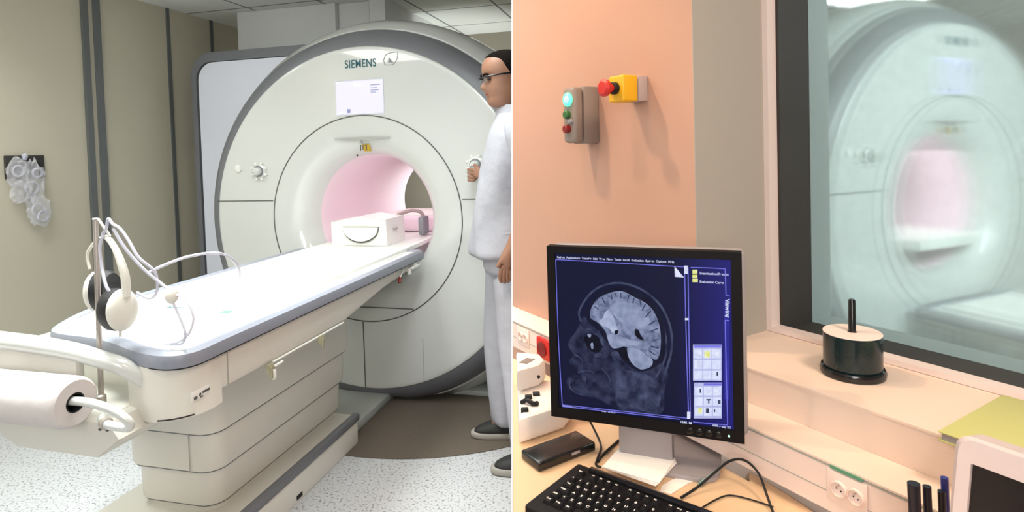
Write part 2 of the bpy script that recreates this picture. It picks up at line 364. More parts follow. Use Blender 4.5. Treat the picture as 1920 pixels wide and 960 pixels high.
def text(name, body, size, material, parent, mw, align='CENTER', extrude=0.0005, offset=0.0, label=None, spacing=1.0):
    c = bpy.data.curves.new(name, 'FONT'); c.body = body; c.size = size; c.align_x = align; c.align_y = 'CENTER'
    c.extrude = extrude; c.offset = offset; c.space_character = spacing; c.materials.append(M[material])
    tmp = bpy.data.objects.new(name+'_tmp', c); COL.objects.link(tmp); bpy.context.view_layer.update()
    me = bpy.data.meshes.new_from_object(tmp.evaluated_get(bpy.context.evaluated_depsgraph_get())); bpy.data.objects.remove(tmp)
    o = bpy.data.objects.new(name, me); COL.objects.link(o); me.name = name
    o.parent = parent; o.matrix_local = mw
    if label: o['label'] = label
    return o
RX90 = Matrix.Rotation(PI/2, 4, 'X')
def TR(x, y, z): return Matrix.Translation((x, y, z))

# ------------------------------------------------------------------ structure
def wall(name, pts, z0, z1, material, thick=0.05, side=1):
    """vertical slab along world points pts=(p,q); thickened to the given side"""
    p, q = Vector(pts[0]), Vector(pts[1]); p.z = q.z = 0
    d = (q-p).normalized(); nn = Vector((-d.y, d.x, 0))*side*thick
    def f(bm): prism(bm, [(v.x, v.y) for v in (p, q, q+nn, p+nn)], z0, z1)
    return tag(part(name, material, None, f, 0), kind='structure')
def slab(name, poly, z0, z1, material):
    return tag(part(name, material, None, lambda bm: prism(bm, [(p[0], p[1]) for p in poly], z0, z1), 0), kind='structure')
HC = 2.6
slab('floor', [(-4.2, -1.7), (7.2, -1.7), (7.2, 7.2), (-4.2, 7.2)], -0.1, 0.0, 'terrazzo')
ceil = part('ceiling', 'ceiling_tiles', None, lambda bm: box(bm, -5, 9, -7.5, 6.5, HC, HC+0.05), 0)
ceil.location = Q; ceil.rotation_euler = (0, 0, -PH); tag(ceil, kind='structure')
wall('wall_left', (LW(-1.9, -5.0), LW(-1.9, 2.45)), 0, HC, 'wall_panel', 0.06, 1)
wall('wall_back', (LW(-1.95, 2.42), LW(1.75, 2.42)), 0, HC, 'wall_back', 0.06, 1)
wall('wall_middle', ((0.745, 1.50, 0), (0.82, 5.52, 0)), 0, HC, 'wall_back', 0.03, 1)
wall('wall_rear', ((-3.6, -1.6, 0), (2.9, -1.6, 0)), 0, HC, 'wall_beige', 0.06, -1)
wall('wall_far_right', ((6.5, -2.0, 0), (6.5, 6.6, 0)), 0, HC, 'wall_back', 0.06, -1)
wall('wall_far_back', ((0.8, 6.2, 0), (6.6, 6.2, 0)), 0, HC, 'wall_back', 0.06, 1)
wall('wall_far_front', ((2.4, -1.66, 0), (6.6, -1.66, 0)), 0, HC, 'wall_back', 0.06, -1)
# slim white partition post, plumb with the picture: it parts the two rooms
def partition(bm):
    x = lambda z, y: -(math.sin(ROLL)*(math.sin(PITCH)*y+math.cos(PITCH)*(z-EYE)))/math.cos(ROLL)
    vs = []
    for y, h in ((0.45, 0.00052), (0.66, 0.00074)):
        for z in (0.0, HC):
            vs.append([bm.verts.new((x(z, y)-h, y, z)), bm.verts.new((x(z, y)+h, y, z))])
    a, b_, c, d = vs
    for q in ((a[0], a[1], b_[1], b_[0]), (c[0], d[0], d[1], c[1]), (a[0], b_[0], d[0], c[0]), (a[1], c[1], d[1], b_[1]), (a[0], c[0], c[1], a[1]), (b_[0], b_[1], d[1], d[0])):
        bm.faces.new(q)
mat('partition_white', (0.9, 0.9, 0.9), 0.6, emit=None)
tag(part('wall_partition', 'partition_white', None, partition, 0), kind='structure')
# control-room walls (coordinates: along, out, z) ; end cut along the line of sight of the partition
XL = lambda y, z: -(math.sin(ROLL)*(math.sin(PITCH)*y+math.cos(PITCH)*(z-EYE)))/math.cos(ROLL)+0.0012*y
def uend(o, z):
    u = 1.5
    for _ in range(6):
        p = WW(u, o, z); u -= (XL(p.y, z)-p.x)/(-Lb.x)*-1*-1 if False else (XL(p.y, z)-p.x)/(Lb.x)*-1
    return u
def wallseg(bm, u0, u1, o0, o1, z0, z1, nz=1, endcut=False):
    """block from along u0..u1, out o0..o1; with endcut the far end follows the partition's line"""
    P = {}
    for iz, z in ((0, z0), (1, z1)):
        for io, oo in ((0, o0), (1, o1)):
            ue = uend(oo, z) if endcut else u1
            P[0, io, iz] = bm.verts.new(WW(u0, oo, z)); P[1, io, iz] = bm.verts.new(WW(ue, oo, z))
    for q in (((0,0,0),(1,0,0),(1,1,0),(0,1,0)), ((0,0,1),(0,1,1),(1,1,1),(1,0,1)), ((0,0,0),(0,0,1),(1,0,1),(1,0,0)), ((0,1,0),(1,1,0),(1,1,1),(0,1,1)), ((0,0,0),(0,1,0),(0,1,1),(0,0,1)), ((1,0,0),(1,0,1),(1,1,1),(1,1,0))):
        bm.faces.new([P[k] for k in q])
def S(name, material, *segs, **kw):
    def f(bm):
        for s_ in segs: wallseg(bm, *s_[:6], endcut=(len(s_) > 6))
    return tag(part(name, material, None, f, 0), kind='structure')
ZS = 1.01                                                            # sill top
S('wall_right', 'wall_salmon', (0.868, 0, -1.0, -0.975, 0, HC, True))
S('wall_niche', 'wall_beige', (0.866, 0.905, -1.435, -0.9752, 0, HC))
S('trim_1', 'sill_cream', (-0.9, 0.866, -1.435, -0.975, 0, ZS-0.002), )
bpy.data.objects['trim_1'].name = 'wall_parapet'
tag(part('window_sill', 'sill_cream', None, lambda bm: wallseg(bm, -0.9, 0.866, -1.235, -0.9735, ZS-0.002, ZS+0.002), 0), kind='structure')
S('wall_lintel', 'wall_beige', (-0.9, 0.866, -1.435, -1.235, 2.35, HC))
S('wall_pier', 'wall_beige', (-2.6, -0.9, -1.435, -1.0, 0, HC))
# window: white trim, dark liner in front of the pane, paler liner behind it
win = tag(empty('window_1', WW(0.3, -1.235, ZS)), kind='structure')
def wp_(name, material, *segs):
    def f(bm):
        for s_ in segs: wallseg(bm, *s_)
    o = part(name, material, win, f, 0); o.matrix_parent_inverse = Matrix.Translation(WW(0.3, -1.235, ZS)).inverted(); return o
wp_('window_trim', 'trim_white', (0.853, 0.866, -1.236, -1.205, ZS+0.003, 2.35), (-0.9, 0.853, -1.236, -1.205, ZS+0.003, ZS+0.014))
wp_('window_frame', 'frame_dark', (0.846, 0.8655, -1.352, -1.2365, ZS-0.001, 2.35), (-0.9, 0.846, -1.352, -1.2365, ZS-0.001, ZS+0.001), (-0.9, 0.846, -1.352, -1.2365, 2.33, 2.35))
wp_('window_reveal', 'frame_light', (0.846, 0.8655, -1.435, -1.354, ZS-0.001, 2.35), (-0.9, 0.846, -1.435, -1.354, ZS-0.001, ZS+0.001), (-0.9, 0.846, -1.435, -1.354, 2.33, 2.35))
wp_('window_pane', 'hazy_mesh_glass', (-0.9, 0.846, -1.3535, -1.3525, ZS+0.001, 2.33))
# cable trunking along the wall
trk = thing('cable_trunking', 'long cream cable trunking running along the wall just above the desk', 'cable trunking', WW(0.6, -0.93, 0.862))
def inv(o, root):
    o.matrix_parent_inverse = Matrix.Translation(root.location).inverted(); return o
inv(part('trunking_body', 'trunk_cream', trk, lambda bm: wallseg(bm, -0.3, 0, -0.9745, -0.893, 0.862, 0.939, endcut=True), 0), trk)
inv(part('trunking_lid', 'sill_cream', trk, lambda bm: wallseg(bm, -0.3, 0, -0.9745, -0.8915, 0.939, 0.942, endcut=True), 0), trk)
inv(part('groove', 'seam_soft', trk, lambda bm: wallseg(bm, -0.3, 0, -0.894, -0.8922, 0.9345, 0.9375, endcut=True), 0, 'thin grey groove'), trk)
inv(part('groove', 'seam_soft', trk, lambda bm: wallseg(bm, -0.3, 0, -0.894, -0.8922, 0.893, 0.8945, endcut=True), 0, 'thin grey groove'), trk)

# left room wall strips (dark joint covers)
for i, (d0, d1, mt, zt) in enumerate(((-0.085, -0.045, 'strip_grey', 0.02), (-0.012, 0.04, 'strip_grey', 0.02), (-0.045, -0.012, 'strip_light', 0.012), (0.590, 0.622, 'strip_grey', 0.008), (1.035, 1.068, 'strip_grey', 0.008))):
    o = part('trim_%d' % (i+1), mt, None, lambda bm: box(bm, -1.9, -1.9+zt, d0, d1, 0, HC-0.001), 0)
    o.location = Q; o.rotation_euler = (0, 0, -PH); tag(o, kind='structure')
# brown floor field with arc edge
def carpet(bm):
    pts = [(0.22+1.18*math.cos(2*PI*k/96), 0.6+1.18*math.sin(2*PI*k/96)) for k in range(96)]
    prism(bm, pts, 0.0005, 0.004)
o = part('floor_inlay', 'carpet_brown', None, carpet, 0); o.location = Q; o.rotation_euler = (0, 0, -PH); tag(o, kind='structure')
# service column rising behind the scanner
def column(bm):
    box(bm, -1.523, -0.395, 0.9, 1.9, 2.22, HC-0.001, 0.01)
cs = thing('service_column', 'pale boxed service column rising from behind the scanner to the ceiling', 'duct', Q, -PH)
part('column_panel', 'column_white', cs, lambda bm: box(bm, -1.523, -0.665, 0.9, 1.9, 2.299, HC-0.001, 0.004))
part('column_panel', 'column_white', cs, lambda bm: box(bm, -0.66, -0.40, 0.94, 1.9, 2.299, HC-0.001, 0.004))
part('column_panel', 'column_white', cs, lambda bm: box(bm, -0.385, -0.257, 0.9, 1.9, 2.299, HC-0.001, 0.004))
part('column_joint', 'seam_dark', cs, lambda bm: box(bm, -0.40, -0.385, 0.93, 1.88, 2.299, HC-0.001))
# ceiling light panels of the left room
for (s, d, _p, _s, where) in PANELS:
    l = thing('ceiling_light', 'square recessed ceiling light panel '+where, 'light', LW(s, d, HC), -PH, 'ceiling light panels of the scanner room')
    part('light_frame', 'ceil_frame', l, lambda bm: [box(bm, -.3, .3, -.3, -.28, -.012, 0), box(bm, -.3, .3, .28, .3, -.012, 0), box(bm, -.3, -.28, -.28, .28, -.012, 0), box(bm, .28, .3, -.28, .28, -.012, 0)], 0)
    part('diffuser', 'diffuser', l, lambda bm: box(bm, -.28, .28, -.28, .28, -.008, -0.001), 0)
l = thing('ceiling_light', 'large bright ceiling light panel mirrored in the top of the scanner cover', 'light', LW(-1.3, -3.05, HC), -PH)
part('light_frame', 'ceil_frame', l, lambda bm: [box(bm, -.42, .42, -.57, -.55, -.012, 0), box(bm, -.42, .42, .55, .57, -.012, 0), box(bm, -.42, -.40, -.55, .55, -.012, 0), box(bm, .40, .42, -.55, .55, -.012, 0)], 0)
part('diffuser', 'diffuser_bright', l, lambda bm: box(bm, -.40, .40, -.55, .55, -.008, -0.001), 0)
for p, where in ((WW(1.47, -0.325, 0), 'farther along the salmon wall, nearer the scanner'), (WW(0.98, -0.30, 0), 'nearer the observation window')):
    l = thing('downlight', 'small round warm ceiling downlight '+where, 'light', (p.x, p.y, HC), 0, 'warm downlights over the salmon wall')
    part('light_ring', 'ceil_frame', l, lambda bm: lathe(bm, [(0.05, -0.006), (0.06, -0.004), (0.06, 0.0), (0.05, 0.0), (0.05, -0.006)], 24, cap=False))
l = thing('ceiling_light', 'warm square ceiling light panel above the control desk', 'light', (0.75, 0.15, HC), 0)
part('diffuser', 'diffuser_warm', l, lambda bm: box(bm, -.2, .2, -.2, .2, -.02, -.001), 0)

# ------------------------------------------------------------------ MRI scanner
def clampz(bm, zmin=0.012):
    for v in bm.verts:
        if v.co.z < zmin: v.co.z = zmin
def ringseam(bm, r, d, t=0.0035, a0=0, a1=360, n=96):
    pts = []
    for k in range(n+1):
        a = math.radians(a0+(a1-a0)*k/n); pts.append((r*math.cos(a), d, ZC+r*math.sin(a)))
    full = abs(a1-a0) >= 360
    if full: pts = pts[:-1]
    tube(bm, pts, t, 6, 0, closed=full)
def scanner(label, loc, rz, full=True, depth=1.4):
    g = thing('mri_scanner', label, 'scanner', loc, rz)
    O = (0, 0, ZC)
    part('front_cover', 'cover_white', g, lambda bm: (lathe(bm, [(0.374, 0.15), (0.392, 0.09), (0.43, 0.045), (0.48, 0.018), (0.54, 0.004), (0.60, 0.0), (0.61, 0.0), (0.80, 0.0), (0.975, 0.0), (0.985, 0.0), (0.994, 0.003), (1.0, 0.012), (1.0, 0.06)], 128, O, 'y', False), clampz(bm)))
    part('bumper_ring', 'bumper_grey', g, lambda bm: (lathe(bm, [(0.998, 0.010), (1.012, 0.012), (1.055, 0.035), (1.095, 0.075), (1.115, 0.13), (1.112, 0.15)], 128, O, 'y', False), clampz(bm)))
    part('outer_shell', 'cover_white', g, lambda bm: (lathe(bm, [(1.108, 0.14), (1.125, 0.142), (1.165, 0.185), (1.20, 0.27), (1.215, 0.40), (1.215, depth), (1.12, depth+.12), (0.6, depth+.15), (0.45, depth+.1), (0.372, depth-.05)], 128, O, 'y', False), clampz(bm)))
    part('bore_liner', 'bore_pink', g, lambda bm: lathe(bm, [(0.3742, 0.149), (0.365, 0.20), (0.361, 0.26), (0.361, depth-.05), (0.375, depth-.03)], 96, O, 'y', False))
    part('panel_seam', 'seam_dark', g, lambda bm: ringseam(bm, 0.60, -0.0005), 35, 'thin dark circular joint')
    for s0, s1, z in ((-0.998, -0.602, 1.192), (0.602, 0.998, 1.192)):
        part('panel_seam', 'seam_dark', g, lambda bm: box(bm, s0, s1, -0.002, 0.003, z-.003, z+.003), 0, 'thin dark horizontal joint')
    part('panel_seam', 'seam_dark', g, lambda bm: box(bm, -0.035, -0.029, -0.002, 0.003, 0.09, 0.485), 0, 'thin dark vertical joint')
    part('panel_seam', 'seam_soft', g, lambda bm: box(bm, 0.338, 0.341, -0.002, 0.003, 0.15, 0.40), 0)
    part('panel_seam', 'seam_dark', g, lambda bm: box(bm, -0.28, 0.29, -0.002, 0.003, 0.562, 0.567), 0, 'thin dark horizontal joint')
    part('panel_seam', 'seam_dark', g, lambda bm: tube(bm, [((1.116+.1*t)*math.cos(1.13-.03*t), 0.145+.25*t, ZC+(1.118+.092*min(1, t*1.8))*math.sin(1.13-.03*t)) for t in (0, .15, .3, .5, .7, 1)], 0.004, 6, 3), 35)
    # display
    def quad(bm): box(bm, -0.153, 0.153, -0.006, 0.004, 1.686, 1.886, 0.004)
    d = part('display', 'housing_blue', g, quad, 35, 'lit display screen above the bore')
    part('screen', 'screen_white' if full else 'screen_dim', d, lambda bm: box(bm, -0.146, 0.148, -0.0085, -0.005, 1.692, 1.880), 0, 'bright white screen')
    for a_ in ((-0.146, -0.04, 1.872, 1.879), (-0.035, 0.02, 1.845, 1.872), (-0.146, -0.09, 1.694, 1.706), (-0.02, 0.03, 1.696, 1.704)):
        part('screen_band', 'screen_tint', d, lambda bm: box(bm, a_[0], a_[1], -0.0095, -0.0085, a_[2], a_[3]), 0, 'pale lilac menu band')
    part('screen_icon', 'screen_ink', d, lambda bm: [box(bm, -0.078, -0.058, -0.010, -0.0085, 1.698, 1.720)], 0, 'small blue icon')
    part('screen_lettering', 'screen_ink', d, lambda bm: [box(bm, 0.075, 0.075+q, -0.010, -0.0085, z, z+.004) for q, z in ((.06, 1.850), (.04, 1.834), (.05, 1.820), (.035, 1.808))], 0, 'small grey lettering')
    # name plate and crest
    text('maker_logo', 'SIEMENS', 0.066, 'teal_ink', g, TR(0.012, -0.001, 1.977) @ Matrix.Diagonal((0.76, 1, 1, 1)) @ RX90, 'CENTER', 0.001, 0.0006, 'teal capital letters', 1.08)
    def crest(bm):
        pts = [(-.035, 0, -.03), (-.04, 0, .0), (-.02, 0, .03), (.02, 0, .036), (.045, 0, .034), (.042, 0, .0), (.02, 0, -.028), (0, 0, -.033)]
        tube(bm, [(0.20+x, -0.001, 1.992+z) for x, _, z in pts+pts[:1]], 0.0018, 6, 4)
        prism(bm, [(0.185, 1.975), (0.215, 1.97), (0.228, 1.962), (0.205, 1.985), (0.192, 2.002), (0.188, 1.99)], -0.002, 0.001, lambda x, y, z: (x, z, y))
    part('crest', 'grey_ink', g, crest, 35, 'thin grey crest outline')
    # slot, warning label, lamps, knobs
    def slot(bm):
        pts = [(-0.18+.36*k/24, 1.548-0.0) for k in range(25)]
        low = [(-0.18+.36*k/24, 1.548-0.012*math.sin(PI*k/24)) for k in range(24, -1, -1)]
        prism(bm, pts+low[1:-1], -0.0015, 0.012, lambda x, y, z: (x, z+.004, y))
    part('light_slot', 'seam_soft', g, slot, 0, 'shallow crescent slot over the bore')
    def fl(r):  # depth of the flare at a radius
        pr = [(0.43, 0.045), (0.48, 0.018), (0.54, 0.004), (0.60, 0.0)]
        for (a, x), (b_, y) in zip(pr, pr[1:]):
            if a <= r <= b_: return x+(y-x)*(r-a)/(b_-a)
        return 0.045
    def lab(bm):
        P = [(-0.022, 1.516), (0.022, 1.516), (0.034, 1.474), (-0.012, 1.474)]
        vs = [bm.verts.new((x+.004, fl(z-ZC)-0.004, z)) for x, z in P]; ws = [bm.verts.new((x+.004, fl(z-ZC)+0.004, z)) for x, z in P]
        bm.faces.new(vs); bm.faces.new(ws[::-1])
        for i in range(4): bm.faces.new((vs[i], vs[(i+1) % 4], ws[(i+1) % 4], ws[i]))
    lb = part('warning_label', 'yellow_label', g, lab, 0, 'yellow warning sticker')
    part('label_print', 'seam_dark', lb, lambda bm: [box(bm, x, x+.003, 0.004, 0.012, 1.478, 1.512) for x in (-0.012, 0.024)] + [box(bm, -0.008, 0.028, 0.004, 0.010, 1.508, 1.511), box(bm, 0.002, 0.005, 0.006, 0.012, 1.483, 1.505)], 0)
    part('label_print', 'grey_ink', lb, lambda bm: prism(bm, [(-0.012, 1.520), (0.008, 1.520), (-0.002, 1.540)], -0.002, 0.006, lambda x, y, z: (x, z, y)), 0, 'small grey triangle')
    part('camera_eye', 'black_gloss', g, lambda bm: ellipsoid(bm, (-0.068, 0.07, 1.452), (.006, .006, .006)), 35)
    def knob(s, z, r=0.036):
        k = part('control_knob', 'cover_white', g, lambda bm: lathe(bm, [(r*1.35, 0.001), (r*1.3, -0.012), (r*0.98, -0.016), (r*0.95, -0.01)], 32, (s, 0, z), 'y'), 35, 'round white control knob with dial')
        for i in range(8):
            a = i*PI/4+PI/8
            part('knob_tab', 'table_white', k, lambda bm: lathe(bm, [(0.008, 0.0), (0.008, -0.014), (0.004, -0.017)], 10, (s+r*1.42*math.cos(a), 0, z+r*1.42*math.sin(a)), 'y'))
        part('knob_dial', 'grey_ink', k, lambda bm: lathe(bm, [(r*.86, -0.010), (r*.84, -0.020)], 32, (s, 0, z), 'y'))
        part('knob_dial', 'cover_white', k, lambda bm: (lathe(bm, [(r*.72, -0.012), (r*.66, -0.040), (r*.5, -0.046)], 32, (s, 0, z), 'y'), box(bm, s-r*.62, s+r*.62, -0.052, -0.04, z-.005, z+.005, .002)))
    knob(-0.688, 1.372); knob(0.690, 1.380)
    part('intercom_button', 'table_white', g, lambda bm: lathe(bm, [(0.024, 0.001), (0.022, -0.010), (0.010, -0.014)], 24, (-0.838, 0, 1.392), 'y'), 35, 'small round white button')
    if full:
        hb = part('housing_panel', 'housing_blue', g, lambda bm: prism(bm, rrect(-1.60, -0.50, 0.05, 2.16, 0.13, 8), 0.555, 1.5, lambda x, y, z: (x, z, y)), 35, 'blue-grey magnet housing panel')
        def hframe(bm):
            o_ = rrect(-1.665, -0.42, 0.03, 2.235, (0.0, 0.17, 0.05, 0.0), 8); i_ = rrect(-1.615, -0.47, 0.06, 2.165, (0.0, 0.13, 0.04, 0.0), 8)
            A = [[bm.verts.new((x, y, z)) for x, z in P] for P, y in ((o_, 0.56), (i_, 0.55))]
            B = [[bm.verts.new((x, 0.75, z)) for x, z in P] for P in (o_, i_)]
            n = len(o_)
            for i in range(n):
                j = (i+1) % n
                bm.faces.new((A[0][i], A[0][j], A[1][j], A[1][i])); bm.faces.new((A[0][i], B[0][i], B[0][j], A[0][j]))
                bm.faces.new((B[0][i], B[1][i], B[1][j], B[0][j])); bm.faces.new((A[1][i], A[1][j], B[1][j], B[1][i]))
        part('housing_bumper', 'bumper_grey', g, hframe, 35, 'dark grey bumper round the housing')
        part('plinth', 'platform_grey', g, lambda bm: (box(bm, 0.1, 1.25, 0.36, 1.4, 0.045, 0.13, 0.01), box(bm, -0.05, 1.1, 0.19, 0.36, 0.004, 0.035, 0.006)))
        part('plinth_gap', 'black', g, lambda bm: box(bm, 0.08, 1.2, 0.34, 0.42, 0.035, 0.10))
    else:
        part('housing_panel', 'housing_blue', g, lambda bm: prism(bm, rrect(-1.27, -0.50, 0.05, 2.22, 0.02, 3), 0.555, 0.72, lambda x, y, z: (x, z, y)), 35)
        part('bore_bridge', 'table_white', g, lambda bm: box(bm, -0.27, 0.27, 0.02, 0.8, 0.845, 0.905, 0.01))
        part('housing_bumper', 'bumper_grey', g, lambda bm: box(bm, -1.27, -0.55, 0.53, 0.72, 2.17, 2.235, 0.02))
    return g

def table(label, loc, rz, detail=True):
    t = thing('patient_table', label, 'patient table', loc, rz)
    T = 0.91
    near = catmull([(0.385, -1.60, 0), (0.386, -1.69, 0), (0.360, -1.738, 0), (0.30, -1.756, 0), (0.19, -1.735, 0), (0.06, -1.685, 0), (-0.06, -1.652, 0), (-0.20, -1.635, 0), (-0.29, -1.60, 0), (-0.36, -1.50, 0), (-0.41, -1.38, 0)], 5)
    out = [(-0.42, -1.2), (-0.42, -0.05), (-0.40, -0.03), (0.365, -0.03), (0.385, -0.05), (0.385, -1.2)] + [(p.x, p.y) for p in near]
    def inset(P, k):
        n = len(P); r_ = []
        for i in range(n):
            a = Vector(P[i-1]); b = Vector(P[(i+1) % n]); t = (b-a).normalized(); r_.append((P[i][0]+(-t.y)*-k, P[i][1]+t.x*-k))
        return r_
    ins = inset(out, 0.042)
    def deck(bm):
        prism(bm, ins, 0.872, T-0.004)
    part('deck', 'table_white', t, deck, 35)
    def bumper(bm):
        n = len(out); rows = []
        prof = [(0.0, T), (0.55, T+0.004), (0.9, T-0.004), (1.0, T-0.02), (0.97, 0.870), (0.0, 0.870)]
        for k, z in prof:
            rows.append([bm.verts.new((i[0]+(o_[0]-i[0])*k, i[1]+(o_[1]-i[1])*k, z)) for i, o_ in zip(ins, out)])
        for a, b_ in zip(rows, rows[1:]+rows[:1]):
            for k in range(n): bm.faces.new((a[k], a[(k+1) % n], b_[(k+1) % n], b_[k]))
    part('side_bumper', 'bumper_blue', t, bumper, 35, 'blue-grey rubber edge round the table')
    part('bumper_lip', 'black', t, lambda bm: prism(bm, inset(out, 0.004), 0.8655, 0.8715), 0)
    # body: side profile with raised far underside
    def body(bm):
        plan = rrect(-0.395, 0.362, -1.60, -0.13, (0.02, 0.02, 0.02, 0.02), 3)
        ds = [-1.60, -1.2, -0.85, -0.5, -0.06]; zb = [0.745, 0.745, 0.748, 0.80, 0.835]
        rows = []
        for d_, z_ in zip(ds, zb):
            rows.append([bm.verts.new(p) for p in ((-0.395, d_, 0.866), (-0.39, d_, z_+.02), (-0.36, d_, z_), (0.33, d_, z_), (0.355, d_, z_+.006), (0.362, d_, z_+.02), (0.362, d_, 0.866))])
        for a, b_ in zip(rows, rows[1:]):
            for k in range(7): bm.faces.new((a[k], a[(k+1) % 7], b_[(k+1) % 7], b_[k]))
        bm.faces.new(rows[0]); bm.faces.new(rows[-1][::-1])
    part('body', 'cover_cream', t, body, 40)
    # foot end: rounded cheeks either side of a recess
    def cheek(bm, s=1):
        pts = [(0.362, -1.59), (0.15, -1.59), (0.14, -1.64), (0.13, -1.69), (0.155, -1.722)]
        for k in range(9):
            a = math.radians(-90+90*k/8); pts.append((0.366-0.12+0.12*math.cos(a), -1.748+0.12+0.12*math.sin(a)))
        if s < 0: pts = [(-0.033-x, max(y+.08, -1.64)) for x, y in pts]
        prism(bm, pts, 0.712, 0.868)
    part('end_cheek', 'cover_cream', t, lambda bm: cheek(bm, 1), 40)
    part('end_cheek', 'cover_cream', t, lambda bm: cheek(bm, -1), 40)
    part('recess_floor', 'cover_cream', t, lambda bm: box(bm, -0.2, 0.16, -1.76, -1.59, 0.72, 0.745, 0.004))
    # cradle
    def cradle(bm):
        ds = [-1.16, -0.1, 1.25]; pr = [(-0.31, 0.905), (-0.31, 0.926), (-0.285, 0.930), (-0.265, 0.924), (-0.15, 0.917), (0, 0.915), (0.15, 0.917), (0.245, 0.924), (0.265, 0.930), (0.29, 0.926), (0.29, 0.905)]
        rows = [[bm.verts.new((x*(1 if d_ < 0 else .86), d_, z)) for x, z in pr] for d_ in ((-1.16, -0.12, -0.05, 1.25) if detail else (-1.16, -0.8, -0.4, -0.11))]
        for a, b_ in zip(rows, rows[1:]):
            for k in range(len(pr)-1): bm.faces.new((a[k], a[k+1], b_[k+1], b_[k]))
            bm.faces.new((a[-1], a[0], b_[0], b_[-1]))
        bm.faces.new(rows[0]); bm.faces.new(rows[-1][::-1])
    part('cradle', 'table_white', t, cradle, 35, 'long white sliding cradle')
    if detail: part('bore_bridge', 'cover_white', t, lambda bm: (box(bm, -0.26, 0.24, 0.0, 1.3, 0.80, 0.904, 0.01),))
    if not detail:
        part('pedestal', 'cover_cream', t, lambda bm: box(bm, -0.33, 0.10, -1.3, -0.36, 0.34, 0.75, 0.03)); return t
    part('end_panel', 'table_white', t, lambda bm: prism(bm, rrect(-0.30, 0.27, -1.58, -1.24, 0.03, 4), T-0.006, T+0.004), 35, 'flat white panel at the foot end')
    part('end_panel', 'cover_cream', t, lambda bm: prism(bm, rrect(-0.26, 0.23, -1.57, -1.44, 0.02, 4), T+0.003, T+0.0052), 35, 'shallow grey tray in the foot end')
    part('guide_rail', 'table_white', t, lambda bm: box(bm, 0.297, 0.303, -1.2, -0.15, T-.004, T+0.004))
    text('panel_print', 'SIEMENS', 0.022, 'teal_ink', t, TR(-0.06, -1.32, T+0.0045), 'CENTER', 0.0003, 0.0004, 'small teal lettering on the foot panel')
    part('panel_sticker', 'green_tape', t, lambda bm: box(bm, 0.16, 0.20, -1.36, -1.33, T+.0042, T+.005), 0, 'small pale green sticker')
    # side: seams, label, hooks, release lever
    part('body_seam', 'seam_soft', t, lambda bm: box(bm, 0.3615, 0.3635, -1.565, -1.561, 0.748, 0.866, mtx=None), 0)
    pl = part('type_plate', 'table_white', t, lambda bm: box(bm, 0.3622, 0.3645, -1.71, -1.635, 0.760, 0.788, 0.001), 35, 'small white type plate with dark print')
    part('plate_print', 'seam_dark', pl, lambda bm: [box(bm, 0.3640, 0.3652, -1.703, -1.69, 0.764, 0.773), box(bm, 0.3640, 0.3652, -1.683, -1.675, 0.768, 0.776), box(bm, 0.3640, 0.3652, -1.670, -1.642, 0.771, 0.778), box(bm, 0.3640, 0.3652, -1.68, -1.668, 0.762, 0.766)], 0)
    part('vent_slit', 'black', t, lambda bm: tube(bm, [(0.246+0.1205*math.cos(math.radians(a)), -1.628+0.1205*math.sin(math.radians(a)), 0.7165) for a in (-75, -60, -45, -30)], 0.0022, 6, 2), 0)
    part('recess_back', 'cover_cream', t, lambda bm: box(bm, -0.2, 0.16, -1.606, -1.598, 0.74, 0.866, 0.001), 0)
    for d_, big in ((-1.362, True), (-1.048, False)):
        h = part('hook', 'hook_brass', t, lambda bm: (box(bm, 0.355, 0.372, d_-.018, d_+.010, 0.715, 0.748, .003), box(bm, 0.370, 0.378, d_-.014, d_-.006, 0.70, 0.742, .002)), 35, 'small metal strap hook')
        if big: part('strap_clip', 'table_white', h, lambda bm: (box(bm, 0.372, 0.380, d_+.004, d_+.05, 0.735, 0.742, .002), box(bm, 0.368, 0.378, d_-.004, d_+.012, 0.692, 0.728, .003)))
    part('side_rail', 'table_white', t, lambda bm: tube(bm, [(0.360, -1.345, 0.7465), (0.360, -0.88, 0.7475)], 0.004, 8, 0))
    part('release_lever', 'table_white', t, lambda bm: tube(bm, [(0.366, -0.29, 0.855), (0.370, -0.31, 0.84), (0.368, -0.335, 0.815)], 0.004, 8, 3))
    part('release_lever', 'red_deep', t, lambda bm: tube(bm, [(0.368, -0.330, 0.820), (0.371, -0.345, 0.797)], 0.008, 8, 0), 35, 'red tip of the release lever')
    ck = part('docking_clip', 'table_white', t, lambda bm: (box(bm, 0.360, 0.385, -0.20, -0.10, 0.835, 0.850, .003), box(bm, 0.36, 0.38, -0.17, -0.13, 0.85, 0.868, .003), box(bm, 0.36, 0.378, -0.225, -0.205, 0.812, 0.848, .003)))
    # pedestal of four telescoping covers
    zs = [(0.60, 0.745, 0.0), (0.452, 0.605, 0.0), (0.305, 0.462, 0.014), (0.165, 0.315, 0.028)]
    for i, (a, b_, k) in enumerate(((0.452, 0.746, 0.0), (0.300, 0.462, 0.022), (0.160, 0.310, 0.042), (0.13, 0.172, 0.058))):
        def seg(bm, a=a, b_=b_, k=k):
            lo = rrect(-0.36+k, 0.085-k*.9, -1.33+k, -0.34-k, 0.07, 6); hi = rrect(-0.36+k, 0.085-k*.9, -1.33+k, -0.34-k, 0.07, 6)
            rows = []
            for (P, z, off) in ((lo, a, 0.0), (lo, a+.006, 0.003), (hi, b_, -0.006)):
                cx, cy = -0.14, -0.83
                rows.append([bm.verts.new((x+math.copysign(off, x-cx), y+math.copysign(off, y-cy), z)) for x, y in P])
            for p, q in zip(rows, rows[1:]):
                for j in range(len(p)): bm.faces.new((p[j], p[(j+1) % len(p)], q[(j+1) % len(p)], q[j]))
            bm.faces.new(rows[0][::-1]); bm.faces.new(rows[-1])
